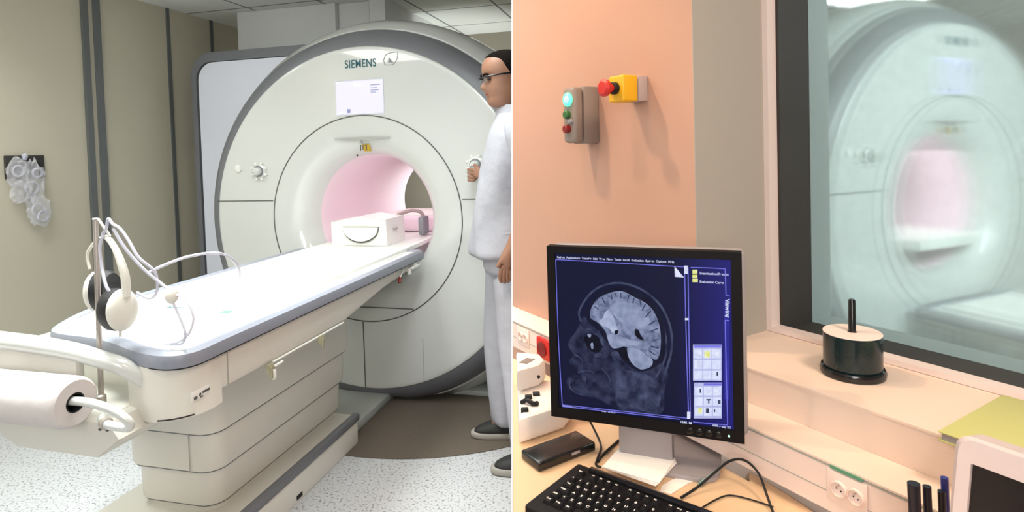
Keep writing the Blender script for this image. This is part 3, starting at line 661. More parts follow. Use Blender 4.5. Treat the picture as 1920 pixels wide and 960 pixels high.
        part('pedestal_cover', 'cover_cream', t, seg, 35)
        if a > 0.14: part('pedestal_joint_shade', 'strip_grey', t, lambda bm: prism(bm, rrect(-0.36+k+.002, 0.085-k*.9-.002, -1.33+k+.002, -0.34-k-.002, 0.07, 6), a-.005, a+.001), 0, 'dark strip of painted shade under the cover lip')  # dark band stands in for the shade each cover lip casts
    part('pedestal_joint_shade', 'seam_soft', t, lambda bm: box(bm, -0.021, -0.018, -1.3315, -1.329, 0.31, 0.70), 0)
    # floor skirt with grey edge
    part('base_skirt', 'cover_cream', t, lambda bm: prism(bm, rrect(-0.42, 0.165, -1.62, -0.43, (0.03, 0.03, 0.1, 0.1), 5), 0.001, 0.132, bev=0.008), 35)
    part('base_bumper', 'bumper_grey', t, lambda bm: (box(bm, 0.135, 0.172, -1.60, -0.435, 0.112, 0.150, 0.010),), 35, 'grey rubber strip along the skirt')
    part('cable_port', 'black', t, lambda bm: box(bm, 0.14, 0.1665, -0.97, -0.93, 0.012, 0.03), 0)
    # paper roll with its holder
    part('end_handle', 'cover_white', t, lambda bm: tube(bm, [(-0.42, -1.70, 0.895), (-0.36, -1.765, 0.925), (-0.28, -1.79, 0.938), (-0.16, -1.80, 0.938), (-0.04, -1.80, 0.931), (0.06, -1.795, 0.919), (0.13, -1.785, 0.900), (0.18, -1.765, 0.876), (0.21, -1.74, 0.84), (0.22, -1.71, 0.80)], 0.022, 14, 6, rr=[.018, .024, .026, .026, .026, .025, .024, .024, .022, .018]), 35, 'curved white push handle across the foot end')
    part('end_plate', 'cover_cream', t, lambda bm: box(bm, -0.38, 0.055, -1.795, -1.765, 0.76, 0.925, 0.010), 35)
    part('foot_box', 'cover_cream', t, lambda bm: prism(bm, [(-0.34, 0.742), (0.20, 0.742), (0.235, 0.70), (0.155, 0.640), (-0.13, 0.644)], -1.83, -1.45, lambda x, y, z: (x, z, y), 0.008), 35, 'tapered cover under the foot end')
    ro = part('roll_holder', 'cover_white', t, lambda bm: tube(bm, [(0.09, -1.88, 0.818), (0.17, -1.885, 0.825), (0.225, -1.885, 0.822), (0.285, -1.88, 0.805), (0.315, -1.87, 0.775), (0.305, -1.86, 0.755), (0.27, -1.855, 0.750), (0.22, -1.85, 0.752), (0.17, -1.82, 0.752)], 0.0115, 12, 6), 35, 'bent white tube carrying the paper roll')
    part('holder_collar', 'steel', ro, lambda bm: tube(bm, [(0.205, -1.845, 0.753), (0.222, -1.85, 0.752)], 0.0155, 14, 0))
    for x in (.175, .20):
        part('screw', 'seam_dark', ro, lambda bm: ellipsoid(bm, (x, -1.832, 0.725), (.005, .004, .004)))
    return t

s1 = scanner('large white mri scanner with open round bore and a man standing beside it', Q, -PH)
t1 = table('white patient table in the left room with headphones hanging over its foot end', Q, -PH)
# step plate on the floor under the table
tag(part('floor_plate', 'platform_grey', None, lambda bm: box(bm, -0.42, 0.105, -0.42, 0.085, 0.004, 0.05, 0.006), 35), 'low pale floor plate between the table base and the scanner', 'floor plate')
bpy.data.objects['floor_plate'].location = Q; bpy.data.objects['floor_plate'].rotation_euler = (0, 0, -PH)
# paper roll
pr = thing('paper_roll', 'wide white couch paper roll hanging at the foot of the table', 'paper roll', Q, -PH)
part('paper', 'paper_roll', pr, lambda bm: lathe(bm, [(0.026, 0.155), (0.058, 0.157), (0.064, 0.152), (0.067, 0.14), (0.067, 0), (0.068, -0.25), (0.067, -0.35), (0.026, -0.35)], 48, (0, -1.88, 0.818), 'x', False), 40)
part('roll_core', 'black', pr, lambda bm: lathe(bm, [(0.0262, 0.1555), (0.0262, -0.34), (0.0225, -0.34), (0.0225, 0.1555), (0.0262, 0.1555)], 24, (0, -1.88, 0.818), 'x', False))
# headphone stand
hs = thing('headphone_stand', 'slim upright metal pole with a small top hook at the table foot', 'stand', Q, -PH)
part('pole', 'steel', hs, lambda bm: tube(bm, [(0.080, -1.745, 0.745), (0.089, -1.74, 1.285)], 0.0075, 12, 0, rr=None))
part('pole_hook', 'cover_cream', hs, lambda bm: tube(bm, [(0.080, -1.74, 1.289), (0.098, -1.74, 1.290), (0.132, -1.735, 1.240)], 0.0035, 8, 0))
part('pole_socket', 'steel', hs, lambda bm: lathe(bm, [(0.014, 0), (0.014, 0.03), (0.009, 0.034)], 16, (0.080, -1.745, 0.745)))
# headphones
hp = thing('headphones', 'white pneumatic headphones with black ear pads hanging from the pole', 'headphones', Q, -PH)
part('headband', 'cover_cream', hp, lambda bm: tube(bm, [(0.010, -1.700, 1.135), (0.004, -1.700, 1.18), (0.035, -1.700, 1.215), (0.085, -1.715, 1.232), (0.125, -1.735, 1.232), (0.160, -1.745, 1.205), (0.184, -1.75, 1.165), (0.196, -1.75, 1.12), (0.196, -1.75, 1.07)], 0.0075, 10, 6, rr=[.004, .004, .005, .006, .008, .009, .011, .012, .012]))
part('band_pad', 'black_soft', hp, lambda bm: tube(bm, [(0.06, -1.712, 1.222), (0.09, -1.717, 1.227), (0.115, -1.727, 1.226), (0.135, -1.737, 1.216)], 0.006, 8, 5))
for (c, yaw) in (((0.168, -1.75, 1.032), -4), ((0.048, -1.70, 1.070), 188)):
    mt = Matrix.Rotation(math.radians(yaw), 3, 'Z') @ Matrix.Rotation(math.radians(90), 3, 'Y')
    part('ear_cup', 'cover_cream', hp, lambda bm: ellipsoid(bm, Vector(c)+(mt @ Vector((0, 0, .012))), (0.060, 0.046, 0.024), mt, 28, 16))
    part('ear_pad', 'black_soft', hp, lambda bm: lathe_m(bm, c, mt))  if False else None
    def pad(bm, c=c, mt=mt):
        rings = []
        for k_, h in ((0.55, -0.034), (0.88, -0.038), (1.0, -0.026), (1.02, -0.008), (0.98, 0.006)):
            rings.append([bm.verts.new(Vector(c)+mt @ Vector((0.060*k_*math.cos(a), 0.044*k_*math.sin(a), h))) for a in [2*PI*j/28 for j in range(28)]])
        for a, b_ in zip(rings, rings[1:]):
            for k in range(28): bm.faces.new((a[k], a[(k+1) % 28], b_[(k+1) % 28], b_[k]))
        bm.faces.new(rings[0][::-1]); bm.faces.new(rings[-1])
    part('ear_pad', 'black_soft', hp, pad)
    part('cup_nub', 'cover_cream', hp, lambda bm: tube(bm, [Vector(c)+Vector((0, 0, -.058)), Vector(c)+Vector((0, 0, -.078))], 0.004, 8, 0))
# air tubes of the headphones
def air(bm, pts, r=0.0043): tube(bm, pts, r, 8, 6)
part('air_tube', 'tube_clear', hp, lambda bm: air(bm, [(0.105, -1.735, 1.245), (0.125, -1.74, 1.262), (0.135, -1.74, 1.29), (0.150, -1.74, 1.275), (0.175, -1.74, 1.262), (0.205, -1.74, 1.225), (0.235, -1.74, 1.18), (0.268, -1.72, 1.135), (0.262, -1.71, 1.08), (0.235, -1.71, 1.056), (0.20, -1.72, 1.075)]), 35, 'clear plastic tubing')
part('air_tube', 'tube_clear', hp, lambda bm: air(bm, [(0.115, -1.74, 1.245), (0.105, -1.745, 1.21), (0.115, -1.75, 1.15), (0.145, -1.765, 1.10), (0.165, -1.76, 1.07)]), 35, 'clear plastic tubing')
part('air_tube', 'tube_clear', hp, lambda bm: air(bm, [(0.15, -1.74, 1.262), (0.19, -1.74, 1.205), (0.24, -1.73, 1.145), (0.285, -1.72, 1.105), (0.315, -1.72, 1.085)]), 35, 'clear plastic tubing')
part('air_tube', 'tube_clear', hp, lambda bm: air(bm, [(0.235, -1.71, 1.130), (0.262, -1.69, 1.146), (0.295, -1.62, 1.163), (0.335, -1.54, 1.158), (0.335, -1.47, 1.11), (0.285, -1.40, 1.04), (0.18, -1.32, 0.968), (0.06, -1.265, 0.935), (-0.03, -1.25, 0.925)][:]), 35, 'clear plastic tubing')
part('tube_bulb', 'cover_cream', hp, lambda bm: ellipsoid(bm, (0.322, -1.72, 1.070), (.018, .018, .024)), 35, 'oval white tube connector')
part('air_tube', 'tube_clear', hp, lambda bm: air(bm, [(0.33, -1.72, 1.075), (0.372, -1.72, 1.055), (0.392, -1.72, 1.01), (0.375, -1.72, 0.965), (0.33, -1.71, 0.935), (0.26, -1.69, 0.918)], 0.0036), 35, 'clear plastic tubing')
part('air_tube', 'tube_clear', hp, lambda bm: air(bm, [(0.325, -1.72, 1.05), (0.345, -1.72, 1.01), (0.362, -1.72, 0.965), (0.34, -1.71, 0.930), (0.28, -1.69, 0.917)], 0.0036), 35, 'clear plastic tubing')
# head coil on the table at the bore
hc = thing('head_coil', 'white head coil block with a rounded pillow at the mouth of the bore', 'head coil', Q, -PH)
def coil(bm):
    pts = [(-0.245, 0.917), (-0.245, 1.060)] + [(-0.15+.2*k/8, 1.066+.022*math.sin(PI*k/8)) for k in range(9)] + [(0.115, 1.072), (0.118, 0.917)]
    prism(bm, pts, 0.04, 0.30, lambda x, y, z: (x, z, y), 0.008)
part('coil_housing', 'table_white', hc, coil, 15)
def hollow(bm):
    pts = [(-0.16+.23*k/12, 1.030) for k in range(13)] + [(-0.045+.115*math.cos(a), 1.025-.09*math.sin(a)) for a in [PI*j/14 for j in range(1, 14)]]
    prism(bm, pts, 0.030, 0.042, lambda x, y, z: (x, z, y))
part('neck_opening', 'seam_dark', hc, hollow, 0, 'dark-edged rounded neck opening')
part('pillow', 'paper', hc, lambda bm: prism(bm, [(-0.157+.226*k/12, 1.028) for k in range(13)] + [(-0.044+.113*math.cos(a), 1.024-.078*math.sin(a)) for a in [PI*j/14 for j in range(1, 14)]], 0.022, 0.034, lambda x, y, z: (x, z, y), 0.004), 35, 'white cushion')
part('coil_slot', 'seam_soft', hc, lambda bm: box(bm, 0.112, 0.1265, 0.13, 0.18, 1.0, 1.008), 0)
kc = thing('coil_connector', 'grey cable plug block beside the head coil inside the bore', 'connector', Q, -PH)
part('plug', 'grey_ink', kc, lambda bm: box(bm, 0.15, 0.19, 0.42, 0.52, 0.925, 1.045, 0.012))
part('cable', 'box_pale', kc, lambda bm: tube(bm, [(0.17, 0.47, 1.045), (0.15, 0.46, 1.075), (0.10, 0.42, 1.085), (0.06, 0.33, 1.07)], 0.012, 10, 5))
cu = thing('positioning_cushion', 'pale wedge cushion lying deeper in the bore behind the head coil', 'cushion', Q, -PH)
part('cushion_body', 'bore_pink', cu, lambda bm: box(bm, -0.2, 0.21, 0.62, 1.1, 0.917, 1.03, 0.03, 3))
part('cushion_sheet', 'paper', cu, lambda bm: box(bm, -0.21, 0.22, 0.64, 1.08, 1.02, 1.036, 0.006))
# clear bag lying on the table
def crumple(bm, c, r, seed, amp=.25, u=3, flat=None):
    rnd = random.Random(seed); res = bmesh.ops.create_icosphere(bm, subdivisions=u, radius=1.0)
    for v in res['verts']:
        p = v.co.copy(); k = 1+amp*(rnd.random()-.5)*2*0.6+amp*.5*math.sin(7*p.x+seed)*math.cos(6*p.z-seed)*math.sin(5*p.y)
        v.co = Vector((c[0]+p.x*r[0]*k, c[1]+p.y*r[1]*k, c[2]+p.z*r[2]*k))
        if flat is not None and v.co.z < flat: v.co.z = flat+.0005
fb = thing('plastic_sleeve', 'crumpled clear plastic sleeve lying on the white cradle', 'plastic bag', Q, -PH)
part('film', 'bag_clear', fb, lambda bm: crumple(bm, (0.18, -0.95, 0.929), (.09, .17, .010), 5, .5, 3, .926), 0)
# wall plate and hanging bags on the left wall
wpl = thing('wall_plate', 'dark rectangular wall plate behind the hanging plastic bags', 'wall plate', Q, -PH)
part('plate', 'frame_dark', wpl, lambda bm: box(bm, -1.8995, -1.885, -0.585, -0.368, 1.375, 1.508, 0.004))
part('plate_outlet', 'black', wpl, lambda bm: lathe(bm, [(0.035, 0), (0.035, 0.004), (0.025, 0.005)], 20, (-1.886, -0.43, 1.44), 'x'))
part('plate_outlet', 'black', wpl, lambda bm: lathe(bm, [(0.035, 0), (0.035, 0.004), (0.025, 0.005)], 20, (-1.886, -0.52, 1.44), 'x'))
def bag(label, parts_, tubes, knot):
    b_ = thing('plastic_bag', label, 'plastic bag', Q, -PH)
    for i, (c, r, sd) in enumerate(parts_): part('bag_film', 'bag_clear', b_, lambda bm: crumple(bm, c, r, sd, .35, 3), 0)
    for tb in tubes: part('coiled_tube', 'tube_clear', b_, lambda bm: tube(bm, tb, 0.005, 8, 5), 35, 'coiled clear tube')
    part('bag_knot', 'tube_clear', b_, lambda bm: crumple(bm, knot, (.012, .014, .022), 3, .3, 2), 0)
def coilpts(c, r, n=2.2, k=18): return [(c[0]+.01*i/k, c[1]+r*math.cos(2*PI*n*i/k), c[2]+r*math.sin(2*PI*n*i/k)) for i in range(k+1)]
bag('crumpled clear bag of coiled tubing hanging over the dark wall plate', (((-1.855, -0.545, 1.41), (.026, .055, .085), 1), ((-1.853, -0.535, 1.30), (.026, .052, .065), 7), ((-1.850, -0.465, 1.36), (.028, .055, .125), 2)), (coilpts((-1.853, -0.545, 1.42), .030), coilpts((-1.850, -0.445, 1.405), .026), coilpts((-1.85, -0.48, 1.32), .035)), (-1.872, -0.49, 1.50))
bag('lower crumpled clear bag hanging below the dark wall plate', (((-1.852, -0.440, 1.19), (.030, .068, .085), 4),), (coilpts((-1.85, -0.45, 1.19), .034), coilpts((-1.845, -0.43, 1.15), .028)), (-1.868, -0.455, 1.26))

# ------------------------------------------------------------------ man
MX, MY = 0.0, 2.75
man = thing('person', 'man in white tunic and trousers with glasses, reaching for a scanner knob', 'person', (MX, MY, 0))
def skinmesh(name, material, parent, verts, edges, radii, sub=2):
    me = bpy.data.meshes.new(name); me.from_pydata([Vector(v) for v in verts], edges, []); me.materials.append(M[material])
    o = bpy.data.objects.new(name, me); COL.objects.link(o); o.parent = parent
    md = o.modifiers.new('skin', 'SKIN'); md.use_smooth_shade = True
    if not me.skin_vertices: me.skin_vertices.new()
    for i, r in enumerate(radii): me.skin_vertices[0].data[i].radius = (r, r) if not isinstance(r, tuple) else r
    me.skin_vertices[0].data[0].use_root = True
    s = o.modifiers.new('sub', 'SUBSURF'); s.levels = sub; s.render_levels = sub
    return o
# hidden skeleton: pelvis root, spine, neck, arms with hands, legs (man faces -x; his left arm is nearest)
V = []; E_ = []; Rr = []
def J(p, r, parent=None):
    V.append(p); Rr.append(r)
    if parent is not None: E_.append((parent, len(V)-1))
    return len(V)-1
pel = J((0.00, 0, 0.98), .12); sp = J((0.0, 0, 1.2), .12, pel); ch = J((0.015, 0, 1.42), .125, sp); nk0 = J((0.02, 0, 1.60), .062, ch); nk1 = J((0.005, 0, 1.70), .058, nk0); hd0 = J((0.0, 0.0, 1.78), .07, nk1)
# near (left) arm hanging
a = J((0.04, -.17, 1.54), .055, ch); a = J((0.075, -.205, 1.37), .045, a); el = J((0.085, -.215, 1.25), .040, a); a = J((0.03, -.235, 1.12), .036, el); wr = J((-0.015, -.245, 1.03), .027, a); pm = J((-0.03, -.245, 0.98), (.034, .017), wr)
for i, (fx, fl_) in enumerate(((-0.028, 1.0), (-0.010, 1.06), (0.008, 1.0), (0.024, .85))):
    k = J((-0.035+fx*.8, -.245-.004*i, 0.945), .0115, pm); k = J((-0.042+fx*.85, -.243, 0.945-.035*fl_), .0098, k); k = J((-0.036+fx*.85, -.238, 0.945-.062*fl_), .0082, k)
k = J((-0.058, -.25, 0.985), .0125, pm); k = J((-0.074, -.252, 0.95), .0105, k)
# far (right) arm reaching forward to the knob
a = J((0.0, .17, 1.53), .055, ch); a = J((-0.02, .23, 1.40), .045, a); el = J((-0.03, .29, 1.30), .040, a); a = J((-0.10, .35, 1.31), .034, el); wr = J((-0.150, .375, 1.325), .027, a); pm = J((-0.178, .385, 1.338), (.030, .018), wr)
for i in range(4):
    z = 1.352-.019*i
    k = J((-0.205, .392+.002*i, z+.004), .0108, pm); k = J((-0.228, .402, z+.006), .0095, k); k = J((-0.240, .425, z+.006), .0082, k)
k = J((-0.185, .388, 1.368), .0125, pm); k = J((-0.205, .405, 1.385), .0105, k)
# legs
for (hy, kx, ky, ax, ay) in ((0.10, -0.075, 0.15, -0.075, 0.20), (-0.09, 0.03, -0.12, 0.05, -0.14)):
    h = J((-0.01, hy, 0.93), .085, pel); kn = J((kx, ky, 0.5), .055, h); an = J((ax+.01, ay, 0.11), .04, kn); J((ax-.06, ay, 0.055), .038, an)
body = skinmesh('body', 'skin', man, V, E_, Rr)
# head: one surface shaped from the face profile
def head(bm):
    H = [ # z, front x, back x, half width
        (1.655, -.045, .050, .050), (1.668, -.078, .058, .056), (1.682, -.093, .066, .060), (1.700, -.094, .076, .065), (1.712, -.090, .082, .067), (1.724, -.097, .086, .069), (1.732, -.095, .088, .070), (1.742, -.100, .090, .071),
        (1.752, -.098, .092, .072), (1.765, -.096, .095, .074), (1.780, -.093, .098, .0755), (1.795, -.090, .102, .077), (1.810, -.093, .105, .078), (1.825, -.099, .107, .079), (1.845, -.099, .108, .079), (1.865, -.094, .105, .077), (1.885, -.082, .096, .070), (1.900, -.062, .080, .057), (1.912, -.035, .055, .037), (1.917, -.008, .022, .014)]
    n = 56; rings = []
    for (z, fx, bx, hw) in H:
        cx = (fx+bx)/2; rx = (bx-fx)/2; ring = []
        for k in range(n):
            a = 2*PI*k/n; c, s = math.cos(a), math.sin(a); p = 2.2
            x = cx+rx*math.copysign(abs(c)**(2/p), c); y = hw*math.copysign(abs(s)**(2/p), s)
            if c < 0:
                t = y
                nose = math.exp(-(t/.011)**2)*(0.030*math.exp(-((z-1.757)/.011)**2)+0.021*math.exp(-((z-1.772)/.012)**2)+0.010*math.exp(-((z-1.790)/.010)**2))
                wing = math.exp(-((abs(t)-.014)/.006)**2)*0.010*math.exp(-((z-1.752)/.007)**2)
                eye = -0.012*math.exp(-((abs(t)-.031)/.014)**2)*math.exp(-((z-1.793)/.011)**2)
                brow = 0.004*math.exp(-((abs(t)-.030)/.02)**2)*math.exp(-((z-1.815)/.007)**2)
                lip = math.exp(-(t/.022)**2)*(0.005*math.exp(-((z-1.722)/.004)**2)+0.005*math.exp(-((z-1.733)/.004)**2)-0.004*math.exp(-((z-1.7275)/.002)**2))
                chin = 0.004*math.exp(-(t/.02)**2)*math.exp(-((z-1.685)/.01)**2)
                x -= nose+wing+eye+brow+lip+chin
            ring.append(bm.verts.new((x, y, z)))
        rings.append(ring)
    for a, b_ in zip(rings, rings[1:]):
        for k in range(n): bm.faces.new((a[k], a[(k+1) % n], b_[(k+1) % n], b_[k]))
    bm.faces.new(rings[0][::-1]); bm.faces.new(rings[-1])
    # ears
    for sy in (-1, 1):
        ellipsoid(bm, (0.018, sy*.080, 1.782), (.018, .008, .031), Matrix.Rotation(math.radians(12), 3, 'Y'), 16, 10)
        ellipsoid(bm, (0.012, sy*.084, 1.780), (.009, .007, .018), None, 12, 8)
HT = Matrix.Translation((0.0, 0, 1.66)) @ Matrix.Rotation(math.radians(22), 4, 'Z') @ Matrix.Rotation(math.radians(-7), 4, 'Y') @ Matrix.Translation((-0.012, 0, -1.66))
hd = part('head', 'skin', man, head, 60, mw=HT, sub=1)
bmh = None
def hairf(bm):
    H = [(1.735, .066, .098, .066, 0), (1.76, .040, .103, .0765, 0), (1.785, .020, .107, .0815, 0), (1.805, .000, .111, .083, 0), (1.825, -.012, .1135, .084, 0), (1.845, -.020, .114, .084, 0), (1.865, -.032, .111, .083, 0), (1.882, -.080, .102, .077, 0), (1.902, -.078, .086, .064, 0), (1.916, -.040, .060, .042, 0), (1.923, -.010, .025, .018, 0)]
    n = 40; rings = []
    for (z, fx, bx, hw, _) in H:
        cx = -.0; ring = []
        for k in range(n):
            a = -PI+2*PI*k/(n-1) if False else 2*PI*k/n
            c, s = math.cos(a), math.sin(a)
            full = -.103 if z < 1.87 else fx
            x = (bx*abs(c)**.9 if c > 0 else -abs(full)*abs(c)**.9); y = hw*math.copysign(abs(s)**.9, s)
            if x < fx: x = fx; y = y*0.93
            ring.append(bm.verts.new((x+.004, y, z)))
        rings.append(ring)
    for a, b_ in zip(rings, rings[1:]):
        for k in range(n): bm.faces.new((a[k], a[(k+1) % n], b_[(k+1) % n], b_[k]))
    bm.faces.new(rings[0][::-1]); bm.faces.new(rings[-1])
part('hair', 'hair', man, hairf, 60, 'short dark receding hair', mw=HT, sub=1)
for sy in (-1, 1):
    part('eyebrow', 'hair', man, lambda bm: tube(bm, [(-.091, sy*.046, 1.812), (-.099, sy*.032, 1.818), (-.103, sy*.016, 1.814)], .0045, 6, 4), 60, mw=HT)
    part('eye', 'black_gloss', man, lambda bm: ellipsoid(bm, (-.084, sy*.031, 1.793), (.008, .011, .006)), 60, mw=HT)
part('lips', 'red_deep', man, lambda bm: tube(bm, [(-.096, -.020, 1.7275), (-.1005, 0, 1.7275), (-.096, .020, 1.7275)], .0016, 6, 4), 60, mw=HT)
gl = part('glasses', 'black_gloss', man, lambda bm: [tube(bm, [(-.112+abs(y)*.12, y, z) for y, z in ((sy*.012, 1.803), (sy*.032, 1.805), (sy*.056, 1.803))], .0036, 6, 3) for sy in (-1, 1)] + [tube(bm, [(-.106, sy*.056, 1.803), (-.05, sy*.080, 1.806), (0.01, sy*.086, 1.806)], .0040, 6, 3) for sy in (-1, 1)] + [tube(bm, [(-.112, -.012, 1.802), (-.118, 0, 1.804), (-.112, .012, 1.802)], .0026, 6, 3)], 60, 'dark half-rim glasses', mw=HT)
for sy in (-1, 1):
    part('lens', 'lens', gl, lambda bm: prism(bm, [(sy*.012, 1.802), (sy*.056, 1.802), (sy*.054, 1.782), (sy*.035, 1.777), (sy*.016, 1.781)], -.1095, -.1085, lambda x, y, z: (z+abs(x)*.1, x, y)), 0)
# tunic
def tunic(bm):
    secs = [(-0.045, 0.0, 0.955, 0.172, 0.215), (-0.042, 0.0, 1.00, 0.168, 0.212), (-0.040, 0, 1.09, 0.158, 0.205), (-0.040, 0, 1.17, 0.150, 0.200), (-0.035, 0, 1.26, 0.140, 0.200), (-0.02, 0, 1.36, 0.133, 0.205), (0.0, 0, 1.45, 0.126, 0.208), (0.008, 0, 1.52, 0.118, 0.205), (0.012, 0, 1.565, 0.105, 0.175), (0.014, 0, 1.60, 0.088, 0.125), (0.012, 0, 1.625, 0.075, 0.090)]
    rings = loft(bm, secs, 40, False, 2.4)
    for i, ring in enumerate(rings):
        for k, v in enumerate(ring):
            a = 2*PI*k/40; z = v.co.z
            w = 0.006*math.sin(a*7+z*11)+0.005*math.sin(a*4-z*17); w *= max(0, min(1, (1.55-z)/.3))
            v.co.x += w*math.cos(a); v.co.y += w*math.sin(a)
    # closed hem
    bm.faces.new(rings[0][::-1])
part('tunic', 'cloth_white', man, tunic, 60, 'white short-sleeved tunic', sub=2)
part('collar', 'cloth_white', man, lambda bm: (loft(bm, [(0.012, 0, 1.605, 0.085, 0.098), (0.008, 0, 1.640, 0.074, 0.080), (0.012, 0, 1.668, 0.071, 0.074), (0.012, 0, 1.664, 0.064, 0.067), (0.012, 0, 1.62, 0.060, 0.062)], 28, False, 2.0)), 60, sub=1)
part('pocket_seam', 'cloth_white', man, lambda bm: tube(bm, [(-0.14, -.14, 1.095), (-0.05, -.205, 1.09), (0.04, -.205, 1.10)], .003, 6, 4), 60)
def sleeve(bm, pts, rr): tube(bm, pts, .06, 18, 5, rr=rr)
part('sleeve', 'cloth_white', man, lambda bm: sleeve(bm, [(0.02, -.12, 1.555), (0.04, -.175, 1.52), (0.07, -.205, 1.40), (0.085, -.215, 1.27)], [.06, .072, .066, .068]), 60, sub=1)
part('sleeve', 'cloth_white', man, lambda bm: sleeve(bm, [(0.01, .12, 1.555), (0.0, .175, 1.51), (-0.018, .23, 1.41), (-0.03, .285, 1.315)], [.06, .072, .064, .062]), 60, sub=1)
# trousers: hips and two legs
def trousers(bm):
    loft(bm, [(-0.02, 0, 1.06, .125, .175), (-0.02, 0, 0.99, .132, .185), (-0.02, 0.0, 0.92, .132, .185), (-0.02, 0.0, 0.87, .115, .165)], 36, True, 2.6)
    def leg(P):
        rings = loft(bm, P, 28, True)
        for ring in rings:
            for k, v in enumerate(ring):
                a = 2*PI*k/28; z = v.co.z; w = 0.006*math.sin(3*a+z*9)+.004*math.sin(5*a-z*14); v.co.x += w*math.cos(a); v.co.y += w*math.sin(a)
    leg([(-0.035, .10, 0.95, .118, .100), (-0.045, .115, 0.80, .108, .098), (-0.058, .135, 0.65, .102, .092), (-0.068, .155, 0.50, .096, .086), (-0.070, .175, 0.35, .092, .084), (-0.066, .19, 0.20, .088, .082), (-0.060, .20, 0.10, .086, .082), (-0.058, .20, 0.065, .088, .084)])
    leg([(0.0, -.09, 0.95, .118, .100), (0.008, -.10, 0.80, .110, .098), (0.018, -.115, 0.65, .106, .094), (0.028, -.125, 0.50, .102, .090), (0.036, -.135, 0.35, .098, .088), (0.045, -.14, 0.20, .096, .086), (0.052, -.14, 0.10, .096, .086), (0.055, -.14, 0.065, .098, .088)])
part('trousers', 'cloth_white', man, trousers, 60, 'white trousers', sub=1)
for (x, y) in ((-0.058, .20), (0.055, -.14)):
    sh = part('shoe', 'shoe_black', man, lambda bm: loft(bm, [(x-.045, y, .018, .140, .050), (x-.042, y, .045, .134, .049), (x-.02, y, .065, .105, .046), (x+.015, y, .09, .062, .042), (x+.02, y, .105, .052, .040)], 32, True, 2.5), 60, 'black canvas shoe', sub=1)
    part('shoe_sole', 'shoe_sole', sh, lambda bm: loft(bm, [(x-.045, y, .0045, .142, .051), (x-.045, y, .010, .147, .054), (x-.045, y, .028, .146, .0535), (x-.045, y, .033, .140, .051)], 32, True, 2.5), 60, 'grey rubber sole')

# ------------------------------------------------------------------ second scanner behind the window
l = thing('ceiling_light', 'bright ceiling light seen through the top of the observation window', 'light', (2.98, 4.72, HC), -PH2)
part('light_frame', 'ceil_frame', l, lambda bm: [box(bm, -.32, .32, -.32, -.30, -.012, 0), box(bm, -.32, .32, .30, .32, -.012, 0), box(bm, -.32, -.30, -.30, .30, -.012, 0), box(bm, .30, .32, -.30, .30, -.012, 0)], 0)
part('diffuser', 'diffuser_bright', l, lambda bm: box(bm, -.30, .30, -.30, .30, -.010, -0.001), 0)
s2 = scanner('scanner seen hazily through the observation window', Q2, -PH2, False, 0.85)
t2 = table('patient table seen hazily through the observation window', Q2+Vector((0, 0, -0.335)), -PH2, False)

# ------------------------------------------------------------------ control room: switches
def wl(name, label, cat, u, o, z): return thing(name, label, cat, WW(u, o, z), -PSI*0)
WM = Matrix(((Lb.x, Ln.x, 0, 0), (Lb.y, Ln.y, 0, 0), (0, 0, 1, 0), (0, 0, 0, 1)))   # x along wall, y out, z up
def wthing(name, label, cat, u, o, z, group=None):
    e = thing(name, label, cat, (0, 0, 0), 0, group)
    e.matrix_world = Matrix.Translation(WW(u, o, z)) @ Matrix(((-Lb.x, Ln.x*-1*-1, 0, 0), (-Lb.y, Ln.y, 0, 0), (0, 0, 1, 0), (0, 0, 0, 1))) if False else Matrix.Translation(WW(u, o, z)) @ Matrix.Rotation(math.atan2(Lb.y, Lb.x), 4, 'Z')
    return e
# local axes: +x = along the wall away, +y = out of the wall into the room (rotation keeps y = Ln)
g = wthing('switch_box', 'tall grey wall switch box with a glowing green lamp', 'switch box', 1.177, -0.975, 1.464)
part('box_body', 'box_grey', g, lambda bm: box(bm, 0, 0.052, 0.0, 0.048, 0.0, 0.145, 0.004))
part('box_lid', 'box_grey', g, lambda bm: box(bm, 0.001, 0.051, 0.049, 0.080, 0.002, 0.143, 0.010, 3))
lp = part('signal_lamp', 'lamp_green', g, lambda bm: ellipsoid(bm, (0.024, 0.082, 0.112), (.017, .010, .018)), 35, 'glowing green signal lamp')
part('lamp_core', 'lamp_core', lp, lambda bm: ellipsoid(bm, (0.020, 0.088, 0.112), (.009, .006, .010)))
part('push_button', 'green_dark', g, lambda bm: lathe(bm, [(.0105, 0), (.0105, .012), (.008, .014)], 20, (0.026, 0.078, 0.074), 'y'), 35, 'dark green push button')
part('push_button', 'red_deep', g, lambda bm: lathe(bm, [(.0105, 0), (.0105, .014), (.008, .016)], 20, (0.026, 0.078, 0.038), 'y'), 35, 'red push button')
part('key_switch', 'grey_ink', g, lambda bm: lathe(bm, [(.006, 0), (.006, .010), (.004, .012)], 14, (0.012, 0.078, 0.056), 'y'))
g = wthing('emergency_stop', 'yellow emergency stop box with red mushroom button', 'emergency button', 1.000, -0.975, 1.556)
part('box_base', 'box_pale', g, lambda bm: box(bm, 0, 0.052, 0.0, 0.030, 0.0, 0.058, 0.003), 35, 'pale grey rear half')
part('box_cover', 'yellow_plastic', g, lambda bm: box(bm, 0, 0.052, 0.031, 0.076, -0.001, 0.059, 0.005, 3), 35, 'yellow cover')
part('button_collar', 'black', g, lambda bm: lathe(bm, [(.014, 0), (.014, .012), (.012, .014)], 24, (0.026, 0.074, 0.030), 'y'))
part('mushroom_button', 'red_plastic', g, lambda bm: lathe(bm, [(.009, 0), (.010, .012), (.019, .020), (.020, .028), (.014, .033)], 28, (0.026, 0.084, 0.030), 'y'), 35, 'red mushroom push button')

